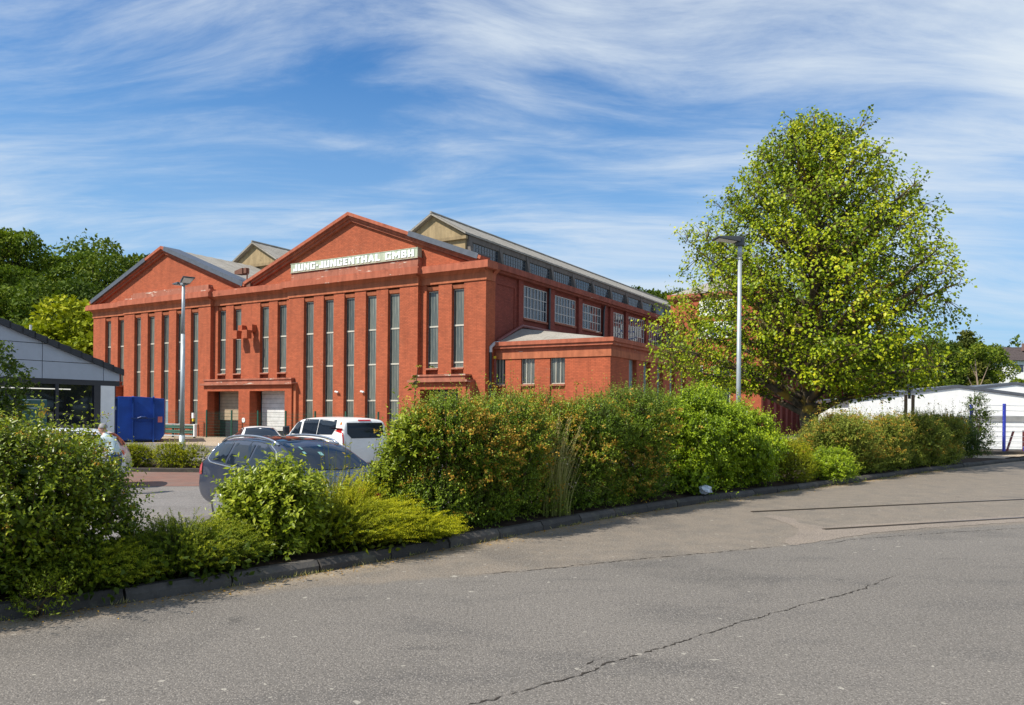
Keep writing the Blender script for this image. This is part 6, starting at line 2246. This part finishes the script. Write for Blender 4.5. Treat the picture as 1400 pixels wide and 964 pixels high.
    # weed in front of the kerb, litter, island shrubs
    bush('weed', 'small weed with reddish stems growing in front of the kerb at the left', 'weed', (-4.02, 6.42, .0), [(0, 0, .12, .16, .1, .12), (.1, 0, .18, .1, .09, .08), (-.08, 0, .07, .1, .1, .06)], 64, 'leafy', 130, 8, .055, .018, (.08, .18), .5, .9, 0, 0, (0, 9), 0, stems=4, rot=.2)
    for k, (x, y, a, b, h, lab) in enumerate(((-12.75, 25.2, .75, .8, .62, 'smaller rounded shrub on the island behind the silver car'), (-11.25, 25.2, 1.05, .9, .72, 'rounded low shrub at the foot of the lamp post with two heads'), (-9.3, 25.4, .95, .9, .66, 'rounded low shrub on the island behind the dark blue grey car'))):
        bush('low_shrub', lab, 'bush', (x, y, LOT + .05), auto_lobes(a, b, h, 12, 80 + k, (.35, .5)), 180 + k, 'gold', 900, 10, .06, .03, (.1, .22), .3, .9, 0, 0, (0, 9), .3, rot=0, group='low shrubs on the island')
    # plastic litter in the hedge bottom
    lt = bmesh.new()
    bmesh.ops.create_icosphere(lt, subdivisions=2, radius=.12)
    for v in lt.verts:
        v.co = v.co * (1 + .45 * math.sin(v.co.x * 40 + v.co.z * 31) * math.cos(v.co.y * 37))
        v.co.z *= .7
    me = bpy.data.meshes.new('plastic_bag')
    lt.to_mesh(me)
    lt.free()
    me.materials.append(plain('crumpled_plastic', (.55, .60, .65), .3, .5))
    o = link(bpy.data.objects.new('plastic_bag', me))
    o.location = (*on_bed(3.95, .05), .26)
    tag(o, 'crumpled pale plastic bag caught at the kerb under the bright green bush', 'litter')
    # grass seedlings in the kerb joints
    n = 1500
    cx = rng.uniform(-4.4, 15, 70)
    xs = np.repeat(cx, n // 70 + 1)[:n] + rng.normal(0, .06, n)
    ky = np.interp(xs, KP[:, 0], KP[:, 1])
    dd = np.abs(rng.normal(0, .018, n)) + .008
    P = np.c_[xs - KN[0] * dd, ky - KN[1] * dd, np.zeros(n)]
    dr = unit(np.c_[rng.normal(0, .5, (n, 2)), np.full(n, .9)])
    g = leaf_geo(P, dr, unit(rng.normal(size=(n, 3))), rng.uniform(.025, .075, n), rng.uniform(.004, .009, n), .1)
    o = add_mesh('gutter_grass', [(g[0], g[1], np.repeat(rng.random(n), 2))], LEAF['straw'], None)
    tag(o, 'thin grass seedlings in the gutter at the kerb foot', None, None, 'stuff')
    # dead leaves and grit along the gutter
    n = 2600
    xs = rng.uniform(-4.6, 14, n)
    ky = np.interp(xs, KP[:, 0], KP[:, 1])
    dd = rng.exponential(.10, n) + .015
    P = np.c_[xs, ky, np.zeros(n)] - np.c_[KN[0] * dd, KN[1] * dd, np.zeros(n)]
    P[:, 2] = rng.uniform(.003, .012, n)
    dr = unit(np.c_[rng.normal(size=(n, 2)), rng.normal(0, .15, n)])
    g = leaf_geo(P, dr, np.tile([0, 0, 1.0], (n, 1)) + rng.normal(0, .25, (n, 3)), rng.uniform(.012, .04, n), rng.uniform(.008, .02, n), .15)
    o = add_mesh('leaf_litter', [(g[0], g[1], np.repeat(rng.random(n) * .7, 2))], LEAF['flower'], None)
    tag(o, 'dry leaf litter and grit along the kerb', None, None, 'stuff')


build_bushes()


# ------------------------------------------------------------------ trees
def tubes_np(paths, n=6):
    """many tapered tubes as one triangle set; paths: list of (pts (k,3), radii (k,))"""
    V, F = [], []
    o = 0
    for pts, r in paths:
        k = len(pts)
        d = np.gradient(pts, axis=0)
        d = unit(d)
        ref = np.where(np.abs(d[:, 2:3]) < .9, np.array([[0, 0, 1.0]]), np.array([[1.0, 0, 0]]))
        u = unit(np.cross(d, ref))
        w = np.cross(d, u)
        a = np.arange(n) * 2 * math.pi / n
        ring = pts[:, None] + (u[:, None] * np.cos(a)[None, :, None] + w[:, None] * np.sin(a)[None, :, None]) * r[:, None, None]
        V.append(ring.reshape(-1, 3))
        i, j = np.meshgrid(np.arange(k - 1), np.arange(n), indexing='ij')
        q = (i * n + j).ravel()
        q2 = (i * n + (j + 1) % n).ravel()
        F.append(np.r_[np.c_[q, q2, q2 + n], np.c_[q, q2 + n, q + n]] + o)
        o += k * n
    return np.concatenate(V), np.concatenate(F)


def big_tree():
    rng = np.random.default_rng(2024)
    root = thing('big_tree', 'tall broad leafed tree with yellow green leaves and orange lichen on its limbs', 'tree', (9.62 * 1.1, 24.6 * 1.1, -.26), 0)
    root.scale = (1.1, 1.1, 1.1)
    H = 11.0
    tz = np.linspace(0, H, 26)
    tp = np.c_[np.cumsum(rng.normal(0, .035, 26)), np.cumsum(rng.normal(0, .035, 26)), tz]
    tr = np.interp(tz, [0, .4, 1.2, 3, 6, 9, H], [.38, .30, .27, .235, .15, .07, .015])
    trunk = tubes_np([(tp, tr)], 14)
    ez = [0.0, 2.0, 2.7, 3.2, 3.9, 5.1, 6.1, 7.7, 8.4, 9.55, 10.6, 11.5]
    el_ = [.4, 1.2, 3.6, 4.9, 5.3, 4.85, 4.5, 4.2, 3.1, 2.5, 1.65, .35]
    er_ = [.4, 1.2, 3.3, 4.3, 4.5, 4.35, 4.4, 4.05, 3.5, 2.75, 1.8, .6]

    def env(z, az=0.0):
        w = .5 + .5 * np.cos(np.asarray(az) + .4)          # 1 towards +X of the world
        return np.interp(z, ez, el_) * (1 - w) + np.interp(z, ez, er_) * w
    limbs, subs, LP, LD, LV = [], [], [], [], []
    n = 118
    for k in range(n):
        z0 = 1.75 + (H - .4 - 1.75) * (k / n) ** 1.05
        az = k * 2.39996 + rng.normal(0, .35)
        f = z0 / H
        el = np.interp(f, [0, .15, .4, .7, 1], [.12, .30, .62, .85, 1.15]) + rng.normal(0, .10)
        # find the length that reaches the envelope
        ca, sa = math.cos(el), math.sin(el)
        best = .4
        for ln in np.arange(.4, 8, .15):
            if ca * ln < env(z0 + sa * ln * .85, az) * .97 and z0 + sa * ln < 11.4:
                best = ln
        ln = best * rng.uniform(.80, 1.04)
        if rng.random() < .30:
            ln *= rng.uniform(.45, .75)
        s = np.linspace(0, 1, 9)
        base = np.array([np.interp(z0, tz, tp[:, 0]), np.interp(z0, tz, tp[:, 1]), z0])
        hd = np.array([math.cos(az), math.sin(az)])
        sag = np.interp(f, [0, .3, 1], [.12, .02, -.04]) * ln
        hz = ca * ln * s
        vz = sa * ln * s - sag * (s ** 2) + .10 * ln * s * (1 - s) * (1.2 if f < .3 else .4)
        wob = np.cumsum(rng.normal(0, .03 * ln / 3, (9, 3)), axis=0) * s[:, None]
        p = base + np.c_[hd[0] * hz, hd[1] * hz, vz] + wob
        r0 = min(.125, .022 + .021 * ln)
        limbs.append((p, r0 * (1 - s) ** .8 + .008))
        m = int(3 + ln * 3.2)
        for q in range(m):
            t = .18 + .82 * (q + rng.random()) / m
            b = np.array([np.interp(t, s, p[:, i]) for i in range(3)])
            d = unit(p[min(8, int(t * 8) + 1)] - p[max(0, int(t * 8) - 1)] + 1e-6)
            sd = unit(np.cross(d, [0, 0, 1.0])) * (1 if q % 2 else -1)
            dd = unit(d * rng.uniform(.5, 1.0) + sd * rng.uniform(.4, 1.1) + np.array([0, 0, rng.uniform(-.25, .65)]))
            l2 = rng.uniform(.28, .5) * (1.15 - t * .5) * min(ln, 3.4) * .85
            if t > .9:
                l2 *= .8
            u = np.linspace(0, 1, 5)
            pp = b + dd * (l2 * u)[:, None] + np.c_[np.zeros(5), np.zeros(5), -.10 * l2 * u ** 2] + np.cumsum(rng.normal(0, .02, (5, 3)), axis=0) * u[:, None]
            subs.append((pp, .017 * (1 - u) * min(1, l2) + .004))
            nc = int(1 + l2 * 3.6)
            for c in range(nc):
                tt = .25 + .75 * (c + rng.random()) / nc
                bp = np.array([np.interp(tt, u, pp[:, i]) for i in range(3)])
                kk = rng.integers(4, 8)
                tdir = unit(dd + rng.normal(0, .7, 3))
                tw = bp + tdir * rng.uniform(.08, .26)
                LP.append(bp + (tw - bp) * rng.random((kk, 1)) + rng.normal(0, .055, (kk, 3)))
                out = np.array([bp[0], bp[1], 0]) / (np.hypot(bp[0], bp[1]) + .3)
                LD.append(unit(out * .5 + np.array([0, 0, -.62]) + rng.normal(0, .55, (kk, 3))))
                LV.append(np.clip(rng.uniform(.05, .75) + rng.normal(0, .17, kk), 0, 1))
    # leaf sprays filling the crown between the limbs, each on its own twig
    AP = np.concatenate([p for p, r in limbs] + [p for p, r in subs])
    from mathutils.kdtree import KDTree
    kd = KDTree(len(AP))
    for i, p in enumerate(AP):
        kd.insert(p, i)
    kd.balance()
    gaps = rng.uniform(-1, 1, (40, 3)) * np.array([4.6, 4.6, 0]) + np.c_[np.zeros(40), np.zeros(40), rng.uniform(2.8, 10.5, 40)]
    gr = rng.uniform(.45, .85, 40)
    gaps[:6] = [(-.2, -2.6, 5.2), (.5, -3.2, 4.2), (-.1, -2.2, 6.6), (.2, -1.8, 7.9), (1.6, -3.0, 5.9), (3.2, -2.4, 6.0)]
    gr[:6] = (1.2, 1.0, 1.0, .85, .9, .9)
    made = 0
    while made < 3300:
        z = rng.uniform(2.55, 11.6)
        az = rng.random() * 6.2832
        e = env(z, az)
        if rng.random() > (e / 5.3) ** 1.2 + .08:
            continue
        q = e * (rng.uniform(.22, 1.0) ** .55) * (1 + .10 * math.sin(az * 5 + z * 2.1) + .06 * math.sin(az * 11 - z * 4))
        bp = np.array([math.cos(az) * q, math.sin(az) * q, z])
        dg = np.linalg.norm(gaps - bp, axis=1) / gr
        if dg.min() < 1 and rng.random() < .85:
            continue
        co, idx, dist = kd.find(bp)
        if dist > .95:
            continue
        made += 1
        base = np.array(co)
        if dist > .08:
            u = np.linspace(0, 1, 4)[:, None]
            subs.append((base + (bp - base) * u + np.c_[np.zeros((4, 2)), .06 * np.sin(u[:, 0] * 3.14)], np.linspace(.012, .004, 4)))
        kk = rng.integers(10, 17)
        LP.append(bp + rng.normal(0, .11, (kk, 3)))
        out = np.array([bp[0], bp[1], 0]) / (np.hypot(bp[0], bp[1]) + .3)
        LD.append(unit(out * .5 + np.array([0, 0, -.62]) + rng.normal(0, .55, (kk, 3))))
        LV.append(np.clip(.48 + .22 * math.sin(bp[0] * 1.7 + bp[2] * 1.1) * math.cos(bp[1] * 1.4 - bp[2] * .7) + rng.normal(0, .14) + rng.normal(0, .15, kk), 0, 1))
    LP, LD, LV = np.concatenate(LP), np.concatenate(LD), np.concatenate(LV)
    k = len(LP)
    Nn = unit(rng.normal(0, .5, (k, 3)) + np.c_[LP[:, 0] * .10, LP[:, 1] * .10, np.full(k, .45)] + SUNV * .7)
    sz = rng.uniform(.7, 1.1, k)
    V, F = leaf_geo(LP, LD, Nn, .112 * sz, .092 * sz, .16, .40)
    add_mesh('crown', [(V, F, np.repeat(LV, 2))], LEAF['tree'], root)
    b = tubes_np(limbs, 6)
    c = tubes_np(subs, 4)
    tr_ = add_mesh('trunk', [trunk], BARK, root)
    tr_.data.polygons.foreach_set('use_smooth', [True] * len(tr_.data.polygons))
    tg = add_mesh('twigs', [c], TWIG, root)
    lm = add_mesh('limbs', [b], BARK, root)
    lm.data.polygons.foreach_set('use_smooth', [True] * len(lm.data.polygons))
    return k


print('tree leaves', big_tree())


def far_tree_mesh(seed, h, w, leaf, n=5200, ls=.5, kind='round'):
    rng = np.random.default_rng(seed)
    lob = []
    if kind == 'round':
        for k in range(22):
            z = h * rng.uniform(.28, .95)
            e = math.sqrt(max(.05, 1 - ((z / h - .55) / .5) ** 2))
            a, q = rng.random() * 6.28, rng.random() ** .5
            r = w * rng.uniform(.15, .27)
            lob.append((math.cos(a) * q * w * .42 * e, math.sin(a) * q * w * .42 * e, min(z, h - r * .8), r, r, r * rng.uniform(.65, .95)))
    else:
        for k in range(24):
            f = (k + .5) / 24
            z = h * (.2 + .76 * f)
            a = k * 2.4
            q = (1 - f) ** .8 * w * .36
            r = w * rng.uniform(.13, .2) * (1.1 - f * .6)
            lob.append((math.cos(a) * q, math.sin(a) * q, z, r * 1.25, r * 1.25, r * .5))
    P, D, I = lobe_points(lob, n, rng, .2, .5, .7)
    k = len(P)
    lv = rng.random(len(lob))
    d = unit(D * .6 + rng.normal(0, .6, (k, 3)) + np.array([0, 0, -.15]))
    nn = unit(D + rng.normal(0, .5, (k, 3)) + np.array([0, 0, .4]))
    s = rng.uniform(.6, 1.15, k)
    V, F = leaf_geo(P, d, nn, ls * s, ls * .72 * s, .15)
    var = np.clip(lv[I] * .5 + rng.random(k) * .5, 0, 1)
    crown = mesh_np('crown', V, F, np.repeat(var, 2), LEAF[leaf])
    paths = []
    tz = np.linspace(0, h * .8, 7)
    paths.append((np.c_[np.cumsum(rng.normal(0, .1, 7)), np.cumsum(rng.normal(0, .1, 7)), tz], np.linspace(h * .022, .05, 7)))
    for q in lob[:12]:
        b = np.array([0, 0, q[2] * .55])
        e = np.array(q[:3])
        u = np.linspace(0, 1, 4)[:, None]
        paths.append((b + (e - b) * u, np.linspace(h * .009, .03, 4)))
    tv, tf = tubes_np(paths, 6)
    trunk = mesh_np('trunk', tv, tf, None, BARK2, True)
    return crown, trunk


def build_forest():
    kinds = {}
    for key, leaf, h, w, kind in (('a', 'forest', 13.5, 10, 'round'), ('b', 'forest2', 12, 9, 'round'), ('c', 'forest', 15, 9, 'round'), ('d', 'forest2', 10, 9, 'round'), ('y', 'forest_y', 12, 8.5, 'round'), ('p', 'pine', 12, 7.5, 'cone'), ('s', 'forest2', 5, 6, 'round')):
        kinds[key] = [far_tree_mesh(ord(key) + q * 31, h, w, leaf, 6500 if key != 's' else 3000, .50 if key != 's' else .36, kind) for q in range(2)]

    rng = random.Random(12)
    count = [0]

    def put(key, x, y, s, label, group, dz=0.0):
        crown, trunk = kinds[key][count[0] % 2]
        count[0] += 1
        t = thing('broadleaf_tree' if key != 'p' else 'conifer_tree', label, 'tree', (x, y, float(hill_h(x, y)) - .3 + dz), rng.random() * 6.28, group)
        t.scale = (s, s, s * rng.uniform(.93, 1.08))
        link(bpy.data.objects.new('crown', crown), t)
        link(bpy.data.objects.new('trunk', trunk), t)

    def px(xi, y):
        return (xi - 700) / 1028 * y
    g1 = 'trees on the wooded slope behind the shop'
    lab = {'a': 'dark round crowned tree on the wooded slope behind the shop', 'b': 'mid green round tree on the wooded slope behind the shop', 'c': 'tall dark tree on the wooded slope behind the shop', 'd': 'smaller mid green tree on the wooded slope behind the shop'}
    for y, x0, x1, st in ((84, -60, 60, 62), (93, -60, 235, 58), (106, -90, 230, 52), (121, -60, 235, 50)):
        xi = x0
        while xi < x1:
            k = rng.choice('abcd' if y > 85 else 'bdd')
            put(k, px(xi + rng.uniform(-14, 14), y) , y + rng.uniform(-3, 3), rng.uniform(.9, 1.12), lab[k], g1)
            xi += st
    put('y', px(128, 80), 80, 1.22, 'bright yellow green tree left of the hall against the dark wood', None)
    put('y', px(80, 78), 78, .95, 'smaller yellow green tree just above the shop roof', None)
    put('a', px(196, 124), 124, 1.05, 'round tree on the far slope just left of the left gable', None, .5)
    put('b', px(222, 118), 118, .95, 'green tree showing beside the left gable of the hall', None)
    put('c', px(148, 112), 112, 1.12, 'tallest tree of the slope, with a ragged top above the hall roof', None, 1.2)
    g2 = 'trees seen above the hall roof'
    for xi, y, k, s in ((826, 112, 'p', .9), (848, 118, 'c', .95), (872, 122, 'a', .98), (897, 125, 'b', .95), (925, 128, 'a', .9), (960, 130, 'b', .9), (332, 108, 'c', .9), (312, 110, 'a', .9)):
        put(k, px(xi, y), y, s, {'p': 'pointed conifer peeping over the lantern roof'}.get(k, 'dark tree above the hall roof'), g2)
    g3 = 'trees on the slope at the right'
    for xi, y, k, s in ((1000, 118, 'a', .8), (1045, 120, 'b', .8), (1090, 115, 'd', .9), (1130, 112, 'a', .75), (1175, 108, 'd', .85), (1215, 104, 'b', .75), (1252, 100, 'p', .85), (1285, 104, 'a', .78), (1320, 112, 'p', .95), (1348, 116, 'b', .74), (1400, 108, 'd', .48), (1445, 108, 'b', .5)):
        put(k, px(xi, y), y, s, {'p': 'spreading conifer on the right slope'}.get(k, 'green tree on the right slope'), g3)
    rgw = np.random.default_rng(404)
    n = 30000
    wx = np.r_[rgw.uniform(-150, -24, n), rgw.uniform(-20, 70, n // 3), rgw.uniform(50, 130, n // 3)]
    wy = np.r_[rgw.uniform(90, 150, n), rgw.uniform(112, 150, n // 3), rgw.uniform(136, 156, n // 3)]
    hh_ = 7.5 + 2.0 * np.sin(wx * .35 + wy * .21) + 1.6 * np.sin(wx * .83 - wy * .5) + rgw.uniform(-3.5, 1.2, len(wx))
    hh_[n:] -= 3.0
    W = np.c_[wx, wy, hill_h(wx, wy) + hh_]
    nn_ = unit(rgw.normal(0, .6, W.shape) + np.array([-.3, -.5, .8]))
    sz_ = rgw.uniform(.5, 1.0, len(wx))
    V_, F_ = leaf_geo(W, unit(rgw.normal(size=W.shape)), nn_, sz_, sz_ * .75, .15)
    wv_ = np.clip(.4 + .3 * np.sin(wx * .31 + 1) * np.cos(wy * .27) + rgw.normal(0, .18, len(wx)), 0, 1)
    o_ = link(bpy.data.objects.new('woodland', mesh_np('woodland', V_, F_, np.repeat(wv_, 2), LEAF['forest'])))
    tag(o_, 'continuous dark wood covering the far hillside', None, None, 'stuff')
    g4 = 'bushes at the foot of the right slope'
    for xi in range(1185, 1420, 30):
        y = rng.uniform(80, 86)
        put('s', px(xi, y), y, rng.uniform(.8, 1.05), 'light green bush behind the white halls', g4)
    # bare light trunks in front of the right slope
    t = thing('slender_tree', 'slender pale trunked tree above the white hall ridge', 'tree', (px(1337, 96), 96, float(hill_h(px(1337, 96), 96))), 0)
    rg = np.random.default_rng(9)
    paths = [(np.array([(0, 0, 0), (.1, 0, 4), (-.3, 0, 7), (-.5, 0, 9.6)]), np.array([.16, .13, .09, .03])), (np.array([(.05, 0, 3), (-.9, 0, 5.2), (-1.5, 0, 6.5)]), np.array([.07, .05, .02])), (np.array([(-.2, 0, 6), (-.9, 0, 7.5), (-1.2, 0, 8.8)]), np.array([.06, .04, .02])), (np.array([(.05, 0, 4.5), (.9, 0, 6.6), (1.5, 0, 8.2)]), np.array([.06, .04, .02]))]
    v, f = tubes_np(paths, 6)
    link(bpy.data.objects.new('trunk', mesh_np('trunk', v, f, None, plain('pale_bark', (.30, .22, .16), .9), True)), t)
    lob = [(-1.4, 0, 8.9, 1.1, 1, .7), (0, 0, 9.6, 1.2, 1, .8), (1.4, 0, 8.7, 1.1, 1, .7), (-1.8, .2, 6.8, .7, .7, .5)]
    P, D, I = lobe_points(lob, 900, rg)
    V, F = leaf_geo(P, unit(rg.normal(size=(len(P), 3))), unit(D + rg.normal(0, .5, (len(P), 3))), np.full(len(P), .34), np.full(len(P), .22))
    link(bpy.data.objects.new('crown', mesh_np('crown', V, F, np.repeat(rg.random(len(P)), 2), LEAF['forest2'])), t)


def number_lookalikes():
    words = 'first second third fourth fifth sixth seventh eighth ninth tenth eleventh twelfth'.split()
    by = {}
    for o in COL.objects:
        if o.parent is None and 'group' in o and 'label' in o and str(o['group']).startswith(('trees', 'bushes')):
            by.setdefault(o['label'], []).append(o)
    for lab, obs in by.items():
        if len(obs) < 2:
            continue
        obs.sort(key=lambda o: o.location.x / o.location.y)
        for k, o in enumerate(obs):
            o['label'] = '%s, %s from the left' % (lab.replace(' on the wooded slope behind the shop', ' behind the shop'), words[min(k, 11)])


build_forest()
number_lookalikes()


def young_tree():
    rng = np.random.default_rng(88)
    t = thing('young_tree', 'small dark leaved tree reaching into the frame before the shop windows', 'tree', (-7.45, 10.3, LOT), 0)
    v, f = tubes_np([(np.array([(0, 0, 0), (.03, 0, 1.2), (0, .02, 2.6)]), np.array([.05, .04, .015])), (np.array([(0, 0, 1.7), (.3, 0, 2.1), (.62, -.1, 2.3)]), np.array([.02, .014, .006])), (np.array([(0, 0, 1.9), (-.3, .1, 2.3), (-.6, .1, 2.6)]), np.array([.02, .014, .006]))], 7)
    link(bpy.data.objects.new('trunk', mesh_np('trunk', v, f, None, BARK2, True)), t)
    lob = [(0, 0, 2.65, .5, .5, .4), (.35, 0, 2.35, .42, .4, .36), (-.35, 0, 2.4, .45, .4, .4), (.42, -.1, 2.05, .34, .3, .26), (0, 0, 2.1, .4, .4, .3)]
    P, D, I = lobe_points(lob, 700, rng, 0)
    g = shoot_leaves(P, unit(D + rng.normal(0, .4, D.shape)), rng.uniform(.08, .2, len(P)), 7, rng, .075, .055, .9, .2)
    add_mesh('crown', [g], LEAF['dark'], t)


young_tree()
